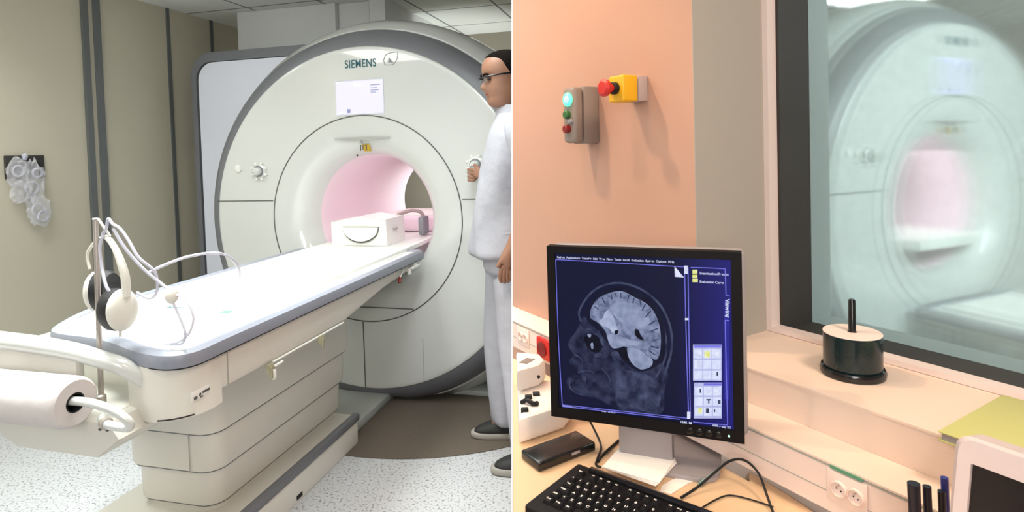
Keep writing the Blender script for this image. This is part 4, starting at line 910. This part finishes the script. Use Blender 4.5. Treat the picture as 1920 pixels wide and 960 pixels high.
# sockets in the trunking
def socket_pair(label, u, mt='beige_plastic', tape=False):
    s = wthing('power_socket', label, 'socket', u, -0.893, 0.862)
    part('socket_plate', mt, s, lambda bm: box(bm, 0, 0.062, 0.0005, 0.003, 0.020, 0.070, 0.001))
    for x in (0.016, 0.042):
        f = part('socket_face', mt, s, lambda bm: lathe(bm, [(.0125, .003), (.0125, .007), (.0110, .0075), (.0100, .0035)], 28, (x, 0, 0.045), 'y'))
        part('pin_hole', 'black', f, lambda bm: ellipsoid(bm, (x-.0035, .0042, 0.043), (.0012, .001, .0012)))
        part('pin_hole', 'black', f, lambda bm: ellipsoid(bm, (x+.0035, .0042, 0.045), (.0012, .001, .0012)))
        part('earth_pin', 'steel', f, lambda bm: tube(bm, [(x, .003, 0.051), (x, .009, 0.051)], .0011, 8, 0))
    if tape: part('marking_tape', 'green_tape', s, lambda bm: box(bm, 0.006, 0.056, 0.001, 0.0035, 0.0725, 0.0775), 0, 'strip of green tape')
    return s
socket_pair('double cream power socket with green tape set in the trunking', 0.474, 'trunk_cream', True)
socket_pair('cream power socket left of the red socket, behind the white device', 1.415, 'trunk_cream')
rs = wthing('red_socket', 'red power socket in the trunking just left of the monitor', 'socket', 1.300, -0.893, 0.875)
part('socket_plate', 'red_plastic', rs, lambda bm: box(bm, 0, 0.062, 0.0005, 0.012, 0, 0.058, 0.004))
part('socket_face', 'red_deep', rs, lambda bm: lathe(bm, [(.020, .012), (.020, .016), (.015, .013)], 24, (.031, 0, .029), 'y'))
yp = wthing('yellow_plug', 'small yellow plug low on the trunking behind the white device', 'plug', 1.375, -0.893, 0.842)
part('plug_body', 'yellow_plastic', yp, lambda bm: box(bm, 0, 0.022, -0.001, 0.03, 0, 0.02, 0.005, 3))

# ------------------------------------------------------------------ control desk
ZD = 0.84
def desk(bm):
    left = [(XL(y, ZD)+.001, y) for y in (0.30, 0.9, 1.5, 1.712)]
    tr = [WW(u, -0.891, 0) for u in (1.44, 1.0, 0.68)]
    curve = [(0.425, 1.075), (0.444, 1.038), (0.463, 0.996), (0.479, 0.956), (0.50, 0.90), (0.54, 0.84), (0.62, 0.69)]
    trail = [(0.92, 0.19), (1.0, 0.02), (0.35, 0.02), (0.30, 0.30)]
    pts = left + [(p.x, p.y) for p in tr[1:]] + curve + trail
    prism(bm, pts, ZD-0.028, ZD)
    return pts
dk = thing('control_desk', 'light wood control desk with curved edge under the monitor', 'desk', (0.3, 0.8, 0))
def child(name, material, root, fn, smooth=35, label=None, sub=0):
    o = part(name, material, root, fn, smooth, label, None, sub); o.matrix_parent_inverse = root.matrix_basis.inverted(); return o
bpy.context.view_layer.update()
child('desktop', 'desk_wood', dk, desk, 0)
child('desk_edge', 'desk_edge', dk, lambda bm: tube(bm, [(0.425, 1.075, ZD-.014), (0.444, 1.038, ZD-.014), (0.463, 0.996, ZD-.014), (0.479, 0.956, ZD-.014), (0.50, 0.90, ZD-.014), (0.54, 0.84, ZD-.014)], .012, 8, 4), 35, 'darker rounded edge band')
for x, y in ((0.06, 0.45), (0.06, 1.6), (0.85, 0.2), (0.40, 1.02)):
    child('leg', 'steel', dk, lambda bm: box(bm, x-.02, x+.02, y-.02, y+.02, 0, ZD-.028, .003))
# monitor -----------------------------------------------------------
MC = Vector((0.22988, 1.08469, 1.09121)); MYAW = -0.3783
mon = thing('monitor', 'black flat monitor showing a side view brain scan', 'monitor', (MC.x, MC.y, ZD), MYAW)
# local: x right along the screen, -y towards the viewer, z up (from the desk)
zc = MC.z-ZD; SW, SH = 0.358/2, 0.34/2
def ML(u, v, o=0.0): return (u, -o, zc+v)
def bez(bm):
    P0 = [(-SW, -SH), (SW, -SH), (SW, SH), (-SW, SH)]; I = [(-.1630, -.1500), (.1610, -.1480), (.1610, .1560), (-.1630, .1570)]
    fr = [bm.verts.new(ML(*p)) for p in P0]; inn = [bm.verts.new(ML(*p)) for p in I]; dp = [bm.verts.new(ML(*p, -.006)) for p in I]; bk = [bm.verts.new(ML(*p, -.022)) for p in P0]
    for i in range(4):
        j = (i+1) % 4
        bm.faces.new((fr[i], fr[j], inn[j], inn[i])); bm.faces.new((inn[i], inn[j], dp[j], dp[i])); bm.faces.new((fr[i], bk[i], bk[j], fr[j]))
    bm.faces.new(bk[::-1])
part('bezel', 'bezel_black', mon, bez, 0, 'black bezel')
part('back_shell', 'silver_plastic', mon, lambda bm: box(bm, -SW+.002, SW+.006, 0.0222, 0.060, zc-SH+.002, zc+SH, 0.010, 3), 35, 'silver rear shell')
part('neck', 'silver_plastic', mon, lambda bm: box(bm, -.050, .052, 0.0235, 0.050, 0.008, zc, 0.004), 35, 'silver stand')
part('foot', 'silver_plastic', mon, lambda bm: prism(bm, rrect(-.056, .135, -.005, .15, .03, 5), 0.0, 0.010, None, .003), 35, 'silver stand foot')
for i in range(4): part('menu_button', 'black_gloss', mon, lambda bm: lathe(bm, [(.006, 0), (.006, -.0022), (.004, -.003)], 20, (0.086+.0165*i, 0, zc-.1590), 'y'))
part('power_led', 'led_green', mon, lambda bm: lathe(bm, [(.0018, 0), (.0018, -.001)], 12, (0.153, 0, zc-.159), 'y'))
Hc = (0.4183, -0.00882, -0.1844, 0.03846, -0.42549, 0.1815, 0.14208, -0.01217)
def SP(cx, cy):                                                       # drawing coordinates of the scan -> screen plane
    x, y = cx/960, cy/960; w_ = Hc[6]*x+Hc[7]*y+1
    return ((Hc[0]*x+Hc[1]*y+Hc[2])/w_, (Hc[3]*x+Hc[4]*y+Hc[5])/w_)
scr = part('screen', 'screen_blue', mon, lambda bm: prism(bm, [(-.163, -.150), (.161, -.148), (.161, .156), (-.163, .157)], 0.0045, 0.0055, lambda x, y, z: (x, z, zc+y)), 0, 'lit blue screen with a side view brain scan')
scr.data.transform(Matrix.Translation((0, 0, 0)))
layer = [0.0042]
def flat(name, material, pts, label=None, smoothp=True, pixel=True):
    layer[0] -= 0.00004; y0 = layer[0]
    P = [SP(*p) for p in pts] if pixel else pts
    if smoothp:
        Q_ = [Vector((p[0], p[1], 0)) for p in P]; n = len(Q_); out = []
        for i in range(n):
            p0, p1, p2, p3 = Q_[i-1], Q_[i], Q_[(i+1) % n], Q_[(i+2) % n]
            for j in range(4):
                t = j/4; out.append(0.5*((2*p1)+(-p0+p2)*t+(2*p0-5*p1+4*p2-p3)*t*t+(-p0+3*p1-3*p2+p3)*t**3))
        P = [(p.x, p.y) for p in out]
    def f(bm):
        vs = [bm.verts.new((x, y0, zc+y)) for x, y in P]
        from mathutils.geometry import tessellate_polygon
        for t in tessellate_polygon([[Vector((x, y, 0)) for x, y in P]]):
            try: bm.faces.new([vs[i] for i in t])
            except ValueError: pass
    return part(name, material, scr, f, 0, label)
def rects(name, material, L_, label=None):
    layer[0] -= 0.00004; y0 = layer[0]
    def f(bm):
        for (x0, y0_, x1, y1_) in L_:
            a, b_, c, d = SP(x0, y0_), SP(x1, y0_), SP(x1, y1_), SP(x0, y1_)
            bm.faces.new([bm.verts.new((p[0], y0, zc+p[1])) for p in (a, d, c, b_)])
    return part(name, material, scr, f, 0, label)
def stroke(name, material, pts, wd, label=None):
    layer[0] -= 0.00004; y0 = layer[0]
    P = [Vector((*SP(*p), 0)) for p in pts]
    P = catmull(P, 5) if len(P) > 2 else P
    def f(bm):
        rows = []
        for i, p in enumerate(P):
            t = (P[min(i+1, len(P)-1)]-P[max(i-1, 0)]).normalized(); n_ = Vector((-t.y, t.x, 0))*wd/2
            rows.append((bm.verts.new((p.x+n_.x, y0, zc+p.y+n_.y)), bm.verts.new((p.x-n_.x, y0, zc+p.y-n_.y))))
        for a, b_ in zip(rows, rows[1:]): bm.faces.new((a[0], a[1], b_[1], b_[0]))
    return part(name, material, scr, f, 0, label)
# the scan: soft tissue of face and neck, scalp line, skull gap, brain with bright area, cerebellum, ventricles
flat('scan_face', 'mri_flesh', [(150, 400), (175, 350), (230, 370), (300, 430), (400, 480), (500, 540), (555, 600), (540, 680), (520, 790), (340, 770), (240, 720), (150, 700), (100, 670), (105, 620), (130, 590), (110, 550), (130, 520), (105, 470)], 'dim face and neck tissue')
flat('scan_neck', 'mri_flesh_mid', [(330, 590), (420, 600), (480, 620), (520, 660), (510, 780), (420, 768), (330, 745), (320, 660)], 'dim neck tissue')
stroke('scan_scalp', 'mri_skull', [(165, 370), (155, 330), (175, 285), (210, 240), (260, 208), (330, 195), (400, 208), (470, 245), (525, 300), (560, 370), (574, 440), (572, 500), (555, 570), (530, 640)], .0042, 'grey curved scalp line')
stroke('scan_scalp', 'mri_flesh_mid', [(540, 400), (550, 470), (545, 530), (520, 590), (490, 640)], .0035)
flat('scan_skull', 'mri_bone', [(190, 330), (205, 290), (250, 240), (320, 215), (400, 225), (470, 265), (515, 320), (540, 390), (545, 460), (538, 530), (500, 575), (440, 595), (380, 570), (320, 500), (270, 450), (230, 400), (195, 370)])
flat('brain', 'mri_brain', [(205, 345), (212, 305), (245, 262), (300, 238), (340, 232), (372, 240), (410, 262), (455, 285), (490, 320), (515, 375), (524, 430), (523, 490), (512, 535), (490, 540), (440, 505), (380, 490), (350, 480), (300, 480), (283, 445), (275, 415), (240, 375), (215, 360)], 'grey brain tissue')
flat('scan_ventricle', 'mri_mid', [(300, 300), (350, 280), (420, 300), (470, 350), (470, 400), (420, 400), (360, 380), (320, 350)])
flat('bright_area', 'mri_bright', [(275, 325), (290, 318), (308, 345), (322, 380), (330, 410), (325, 420), (305, 420), (290, 400), (262, 390), (245, 370), (262, 352)], 'bright white patch in the brain')
flat('bright_area', 'mri_mid', [(285, 435), (310, 425), (335, 435), (380, 450), (430, 462), (420, 478), (370, 478), (330, 490), (305, 488), (290, 465)])
flat('cerebellum', 'mri_mid', [(372, 490), (420, 495), (460, 520), (487, 545), (480, 572), (450, 585), (425, 583), (395, 560), (378, 528)], 'bright cerebellum')
flat('scan_gap', 'mri_dark', [(330, 500), (365, 485), (375, 520), (372, 545), (345, 530), (325, 520)])
flat('scan_gap', 'mri_dark', [(408, 405), (425, 408), (432, 428), (450, 455), (430, 450), (410, 432)], 'dark hollow in the brain')
flat('scan_gap', 'mri_dark', [(316, 412), (330, 408), (332, 420), (320, 430)])
for P in ([(430, 268), (436, 300)], [(455, 290), (440, 320)], [(480, 320), (455, 350)], [(500, 365), (470, 385)], [(512, 400), (478, 415)], [(515, 450), (490, 455)], [(515, 490), (480, 480)], [(260, 262), (275, 290)], [(300, 245), (305, 270)], [(345, 240), (345, 262)], [(380, 250), (375, 275)], [(225, 300), (245, 315)], [(500, 520), (470, 500)], [(405, 262), (398, 285)], [(320, 240), (325, 256)]):
    stroke('brain_fold', 'mri_skull', P, .0022)
for P, m_ in (([(180, 440), (215, 425), (250, 450), (262, 480), (240, 510), (205, 500), (185, 470)], 'mri_dark'), ([(195, 425), (210, 428), (207, 440), (196, 437)], 'mri_mid'), ([(208, 470), (218, 465), (220, 490), (212, 492)], 'mri_mid'), ([(225, 520), (250, 508), (252, 525), (232, 532)], 'mri_skull'), ([(225, 425), (250, 420), (265, 450), (268, 480), (255, 470), (245, 440)], 'mri_skull'), ([(300, 510), (330, 505), (340, 540), (315, 545)], 'mri_flesh_mid'), ([(165, 612), (185, 620), (185, 655), (172, 650)], 'mri_flesh_mid'), ([(460, 720), (480, 712), (500, 745), (505, 778), (455, 768)], 'mri_skull')):
    flat('scan_detail', m_, P)
for P in ([(120, 620), (112, 660), (140, 690), (170, 700)], [(150, 600), (190, 590), (225, 600)], [(185, 400), (230, 410), (250, 415)], [(330, 600), (325, 680), (335, 750)], [(420, 600), (425, 680), (430, 760)], [(380, 610), (378, 700), (380, 760)], [(140, 520), (170, 540), (180, 580)], [(260, 580), (290, 620), (300, 680)], [(470, 620), (490, 680), (500, 720)]):
    stroke('scan_detail', 'mri_flesh_mid', P, .003)
# interface
blk = lambda *a, **k: None
rects('side_glow', 'ui_blue', [(812, 270, 834, 720)], 'deep blue side bar')
for P in ([(52, 88), (62, 420), (80, 745)], [(52, 88), (330, 104), (632, 122)], [(632, 122), (640, 460), (650, 800)], [(80, 745), (360, 775), (648, 806)], [(648, 122), (652, 450), (658, 800)], [(660, 124), (740, 126), (815, 130)], [(815, 130), (817, 190), (819, 250)], [(819, 250), (826, 250), (834, 250)], [(815, 362), (820, 600), (826, 835)], [(815, 362), (824, 363), (834, 364)], [(670, 822), (750, 830), (826, 836)], [(80, 752), (360, 782), (610, 810)]):
    stroke('frame_line', 'ui_line', P, .0016, 'thin violet frame line')
rects('slider', 'ui_white', [(630, 116, 647, 152), (634, 352, 650, 362), (643, 776, 658, 808)], 'white slider handles')
flat('corner_mark', 'ui_white', [(587, 118), (588, 166), (630, 169)], 'white corner triangle', False)
def STXT(body, cx, cy, size, mt='ui_text', rot=0.0, align='LEFT'):
    layer[0] -= 0.00001
    u_, v_ = SP(cx, cy)
    return text('screen_text', body, size, mt, scr, TR(u_, 0.0022, zc+v_) @ Matrix.Rotation(rot, 4, 'Y') @ RX90, align, 0.0, 0.0002, 'tiny white screen text')
STXT('Patient  Applications  Transfer  Edit  View  Filter  Tools  Scroll  Evaluation  System  Options  Help', 58, 78, .0056)
STXT('Examination/Results', 700, 150, .0060); STXT('Evaluation Cases', 700, 188, .0060)
STXT('Patient Browser', 82, 750, .0045); STXT('Image 14 of 28', 258, 773, .0045); STXT('12:46  08', 612, 822, .0055, 'ui_white'); STXT('MPR ready 2D', 758, 838, .0052)
STXT('Viewing', 825, 308, .0105, 'ui_white', PI/2, 'CENTER')
rects('file_icon', 'ui_yellow', [(668, 134, 690, 152), (668, 156, 690, 170), (668, 174, 692, 190)], 'yellow folder icons')
rects('tool_panel', 'ui_panel', [(670, 472, 799, 636)], 'pale lilac tool panel')
rects('tool_panel', 'ui_panel', [(674, 644, 800, 806)], 'pale lilac tool panel')
rects('panel_bar', 'ui_line', [(675, 474, 797, 486)], 'violet title bar')
rects('panel_bar', 'ui_line', [(718, 647, 799, 657)], 'violet title bar')
rects('tool_cell', 'ui_cell', [(674+42*i, 494+48*j, 711+42*i, 534+48*j) for i in range(3) for j in range(3)] + [(678+41*i, 664+46*j, 714+41*i, 702+46*j) for i in range(3) for j in range(3)], 'rows of pale tool buttons')
rects('tool_icon', 'ui_white', [(678, 500, 710, 528), (718, 498, 750, 534), (762, 500, 792, 526), (678, 544, 710, 576), (728, 670, 748, 694), (765, 672, 792, 694)], 'white tool icons')
rects('tool_icon', 'ui_yellow', [(722, 502, 746, 530), (694, 756, 710, 784)], 'yellow tool icons')
rects('tool_icon', 'mri_skull', [(776, 596, 784, 612), (730, 718, 750, 724), (738, 724, 744, 738), (782, 722, 794, 740), (728, 760, 742, 782), (764, 764, 770, 778), (700, 672, 706, 690)], 'small dark tool icons')

# keyboard -----------------------------------------------------------
KY = math.atan2(-0.64, 0.77)
kb = thing('keyboard', 'black keyboard with white legends at the near edge of the desk', 'keyboard', (0.1085, 1.086, ZD), KY)
part('case', 'key_black', kb, lambda bm: prism(bm, rrect(0, 0.45, -0.165, 0, 0.006, 3), 0.001, 0.020, None, .003))
part('rear_ridge', 'black_gloss', kb, lambda bm: box(bm, 0.03, 0.445, -0.016, -0.002, 0.019, 0.026, .003))
rows = [('function', -0.030, ['Esc', None, 'F1', 'F2', 'F3', 'F4', None, 'F5', 'F6', 'F7', 'F8', None, 'F9', 'F10', 'F11', 'F12', None, 'Prt', 'Scr', 'Brk'], None),
        ('number', -0.056, list('^1234567890')+['-', '=', 'Back', 'Ins', 'Home', 'Up'], None), ('upper', -0.075, ['Tab']+list('QWERTYUIOP[]')+['Ret', 'Del', 'End'], .5), ('home', -0.094, ['Caps']+list('ASDFGHJKL;@'), .75),
        ('lower', -0.113, ['Shift']+list('<ZXCVBNM,.-'), .3), ('bottom', -0.132, ['Ctrl', 'Win', 'Alt', ' ', 'Alt', 'Ctrl'], .3)]
keyproto = {}
def make_key(wd):
    k = round(wd, 3)
    if k not in keyproto:
        bm = new_bm(); hw = wd*.00775-.0010
        vs = box(bm, -hw, hw, -.0083, .0083, 0, .006, .001, 1)
        for v in bm.verts:
            if v.co.z > .004: v.co.x *= (hw-.0022)/hw; v.co.y *= .78
        for f in bm.faces: f.smooth = False
        me = bpy.data.meshes.new('key'); bm.to_mesh(me); bm.free(); me.materials.append(M['key_black']); keyproto[k] = me
    return keyproto[k]
legmesh = {}
for (nm, y, ks, w0) in rows:
    x = 0.018
    for i, ch_ in enumerate(ks):
        if ch_ is None: x += .011; continue
        wd = 1.0
        if i == 0 and w0: wd = 1+w0
        if ch_ == ' ': wd = 5.6
        if nm == 'bottom' and ch_ != ' ': wd = 1.25
        cx = x+wd*.00775; x += wd*.0155
        ko = bpy.data.objects.new('key', make_key(wd)); COL.objects.link(ko); ko.parent = kb; ko.location = (cx, y, .0195)
        if ch_ != ' ':
            if ch_ not in legmesh:
                c = bpy.data.curves.new('legend', 'FONT'); c.body = ch_; c.size = .0075 if len(ch_) == 1 else .0050; c.align_x = 'CENTER'; c.align_y = 'CENTER'; c.offset = .0002; c.materials.append(M['paper'])
                tmp = bpy.data.objects.new('tmp', c); COL.objects.link(tmp); bpy.context.view_layer.update()
                legmesh[ch_] = bpy.data.meshes.new_from_object(tmp.evaluated_get(bpy.context.evaluated_depsgraph_get())); bpy.data.objects.remove(tmp)
            lo = bpy.data.objects.new('legend', legmesh[ch_]); COL.objects.link(lo); lo.parent = ko; lo.location = (-.001, .001, .00615)

# desk clutter ---------------------------------------------------------
pa = thing('paper_stack', 'short stack of white paper lying in front of the monitor stand', 'paper', (0.228, 1.085, ZD), math.atan2(-.098, .133)+.02)
for i in range(3):
    part('sheet', 'paper', pa, lambda bm: box(bm, -.058, .050, -.05, .045, .0125+.0022*i, .0140+.0022*i, mtx=Matrix.Rotation((i-1)*.05, 4, 'Z')), 0)
for o_ in pa.children: o_.location.z = 0
sp_ = tag(part('paper_slip', 'paper', None, lambda bm: prism(bm, [(0.245, 1.018), (0.262, 1.010), (0.30, 1.040), (0.36, 1.075), (0.40, 1.11), (0.385, 1.12), (0.33, 1.085), (0.27, 1.05), (0.252, 1.035)], ZD+.0005, ZD+.0015), 0), 'bent white paper slip beside the keyboard, under a black cable', 'paper')
def cable(name, label, pts, r, mt='black'):
    return tag(part(name, mt, None, lambda bm: tube(bm, pts, r, 8, 8), 35), label, 'cable')
z0 = ZD+.003
cable('cable', 'black cable arching up from the keyboard across the desk', [(0.275, 0.995, z0), (0.31, 1.015, z0+.006), (0.345, 1.03, z0+.022), (0.375, 1.035, z0+.040), (0.398, 1.025, z0+.046), (0.412, 1.0, z0+.036), (0.414, 0.972, z0+.014), (0.412, 0.945, z0+.002), (0.41, 0.91, z0)], .0022)
cable('cable', 'thin black cable bending beside the right keyboard edge', [(0.292, 0.958, z0), (0.33, 0.985, z0), (0.36, 0.998, z0), (0.39, 0.985, z0), (0.42, 0.962, z0)], .0014)
cable('cable', 'black cable dropping behind the black adapter to the desk', [(0.135, 1.26, z0+.05), (0.155, 1.22, z0+.02), (0.165, 1.18, z0+.001), (0.152, 1.135, z0), (0.145, 1.11, z0), (0.152, 1.10, z0)], .0022)
cable('cable', 'short black cable leading from the adapter towards the monitor stand', [(0.15, 1.12, z0), (0.165, 1.145, z0+.001), (0.205, 1.20, z0)], .0028)
cp = cable('cable_plug', 'pale teal cable plug lying right of the monitor foot', [(0.318, 1.03, z0+.0005), (0.333, 1.042, z0+.003), (0.352, 1.055, z0+.006)], .0035, 'mint'  if 'mint' in M else 'beige_plastic')
cp['category'] = 'plug'
# small black hub
hb_ = thing('adapter', 'flat black adapter box lying in front of the white device', 'adapter', (0.0745, 1.155, ZD), math.atan2(0.078, 0.123))
part('adapter_case', 'black_gloss', hb_, lambda bm: box(bm, -.068, .072, -.033, .030, .0005, .019, .004, 3))
part('adapter_badge', 'silver_plastic', hb_, lambda bm: box(bm, .010, .030, -.0340, -.0325, .010, .015), 0, 'small silver badge')
# white devices at the left
dv = thing('desk_device', 'white sloped desk device with black buttons behind the black adapter', 'device', (0.05, 1.3, ZD))
bpy.context.view_layer.update()
def block(bm, pts, zb, zt, bev=.006): prism(bm, pts, zb, zt, None, bev)
child('device_case', 'beige_plastic', dv, lambda bm: (block(bm, [(-.003, 1.195), (0.098, 1.258), (0.118, 1.30), (0.09, 1.40), (-.003, 1.44)], ZD+.0005, ZD+.055, .012)), 35)
for x, y in ((0.012, 1.235), (0.034, 1.262), (0.022, 1.30), (0.04, 1.315)):
    child('button', 'black', dv, lambda bm: box(bm, x-.008, x+.008, y-.006, y+.006, ZD+.052, ZD+.062, .002))
child('dial', 'black', dv, lambda bm: tube(bm, [(0.006, 1.275, ZD+.056), (0.018, 1.268, ZD+.064), (0.032, 1.258, ZD+.060), (0.040, 1.268, ZD+.057)], .005, 8, 4))
d2 = thing('intercom', 'white intercom unit with a small grey display, topmost at the left edge', 'device', (0.04, 1.35, ZD+.055))
bpy.context.view_layer.update()
child('intercom_case', 'beige_plastic', d2, lambda bm: block(bm, [(-.003, 1.325), (0.050, 1.36), (0.066, 1.395), (0.055, 1.44), (-.003, 1.46)], ZD+.056, ZD+.108, .010), 35)
child('display', 'box_grey', d2, lambda bm: prism(bm, [(0.004, 1.375), (0.022, 1.368), (0.042, 1.395), (0.022, 1.405)], ZD+.107, ZD+.1095), 0)
child('jack', 'black', d2, lambda bm: ellipsoid(bm, (0.048, 1.358, ZD+.08), (.004, .004, .004)))
rc = cable('red_plug', 'small red cable plug between white device and monitor', [(0.112, 1.30, z0+.02), (0.13, 1.30, z0+.02), (0.15, 1.30, z0+.016)], .007, 'red_plastic'); rc['category'] = 'plug'
# sill: disc spindle and lime folder
ds = thing('disc_spindle', 'dark stack of blank discs on a black spindle standing on the sill', 'disc spindle', (0.630, 1.0916, ZS+.002))
part('spindle_base', 'black_gloss', ds, lambda bm: lathe(bm, [(.050, 0), (.0545, .002), (.0555, .010), (.053, .015), (.051, .012), (.0, .011)], 64), 35, 'black base')
part('disc_stack', 'dvd_side', ds, lambda bm: lathe(bm, [(.0480, .012), (.0490, .016)] + [(.0495-(.0003 if k % 2 else 0), .018+.0022*k) for k in range(27)] + [(.0490, .0785)], 64), 60, 'dark glossy stacked discs')
part('top_disc', 'dvd_top', ds, lambda bm: lathe(bm, [(.0493, .0785), (.0495, .0798), (.0490, .0805), (.0085, .0805), (.0080, .0790)], 64), 35, 'pale top disc')
part('spindle_pin', 'black_gloss', ds, lambda bm: lathe(bm, [(.0075, .079), (.0065, .083), (.0060, .139), (.0045, .142)], 20))
fo = wthing('folder', 'lime green folder lying on the right end of the window sill', 'folder', 0.10, -0.973, ZS+.0022)
part('folder_cover', 'lime_cover', fo, lambda bm: box(bm, 0.0, 0.306, -0.20, 0.021, 0.012, 0.0140, .0008))
part('folder_pages', 'page_grey', fo, lambda bm: box(bm, 0.0, 0.302, -0.198, 0.018, 0.002, 0.012))
part('folder_cover', 'lime_cover', fo, lambda bm: box(bm, 0.0, 0.306, -0.20, 0.021, 0.0, 0.002, .0006))
# pens in a cup
pc = thing('pen_cup', 'dark pen cup on the desk below the frame holding four pens', 'cup', (0.504, 0.70, ZD))
part('cup', 'box_grey', pc, lambda bm: lathe(bm, [(.030, 0), (.032, .004), (.035, .10), (.033, .10), (.030, .006), (.0, .005)], 32))
for i, (dx, dy, h, mt, lab_, r) in enumerate(((-.020, 0.0, .1865, 'pen_black', 'thick black marker, leftmost in the cup', .0068), (-.001, .004, .180, 'pen_black', 'slim black pen, second from the left in the cup', .0046), (.014, .0, .176, 'pen_black', 'short dark pen right of the slim black pen', .0042), (.022, .006, .189, 'pen_blue', 'blue capped pen, rightmost in the cup', .0042))):
    p = thing('pen', lab_, 'pen', (0.504+dx, 0.70+dy, ZD+.006), 0)
    part('barrel', mt, p, lambda bm: tube(bm, [(0, 0, 0), (-.006, 0, h-.04)], r*.9, 12, 0))
    part('cap', mt, p, lambda bm: tube(bm, [(-.006, 0, h-.045), (-.0075, 0, h)], r, 12, 0))
# tilted white monitor at the lower right
wm = thing('white_monitor', 'tilted white-framed monitor with dark screen at the lower right corner', 'monitor')
P0 = Vector((0.4617, 0.6125, 1.139)); tau = 0.22
Xr = -Lb; Yd = (-math.cos(tau)*Z1+math.sin(tau)*Ln); Nn = Xr.cross(Yd)
if Nn.dot(Ln) < 0: Nn = -Nn
wm.matrix_world = Matrix(((Xr.x, -Yd.x, Nn.x, P0.x), (Xr.y, -Yd.y, Nn.y, P0.y), (Xr.z, -Yd.z, Nn.z, P0.z), (0, 0, 0, 1)))
# local: x right, y up the face, z out of the screen
def wframe(bm):
    o_ = rrect(0, 0.40, -0.30, 0.0, 0.014, 5); i_ = rrect(0.016, 0.384, -0.27, -0.026, 0.001, 5)
    A = [[bm.verts.new((x, y, z)) for x, y in P] for P, z in ((o_, -.004), ([(x*.98+.004, y*.98-.003) for x, y in o_], 0.0), (i_, 0.0), (i_, -.006))]
    B = [bm.verts.new((x, y, -.035)) for x, y in o_]
    n = len(o_)
    for a, b_ in zip([B]+A, A):
        for k in range(n): bm.faces.new((a[k], a[(k+1) % n], b_[(k+1) % n], b_[k]))
    bm.faces.new(B)
part('frame', 'pink_white', wm, wframe, 35, 'white frame')
part('screen', 'screen_off', wm, lambda bm: box(bm, 0.015, 0.385, -0.271, -0.025, -.008, -.005), 0, 'dark switched-off screen')
part('stand', 'pink_white', wm, lambda bm: box(bm, 0.15, 0.25, -0.30, -0.1, -.06, -.035, .006))
bpy.context.view_layer.update()
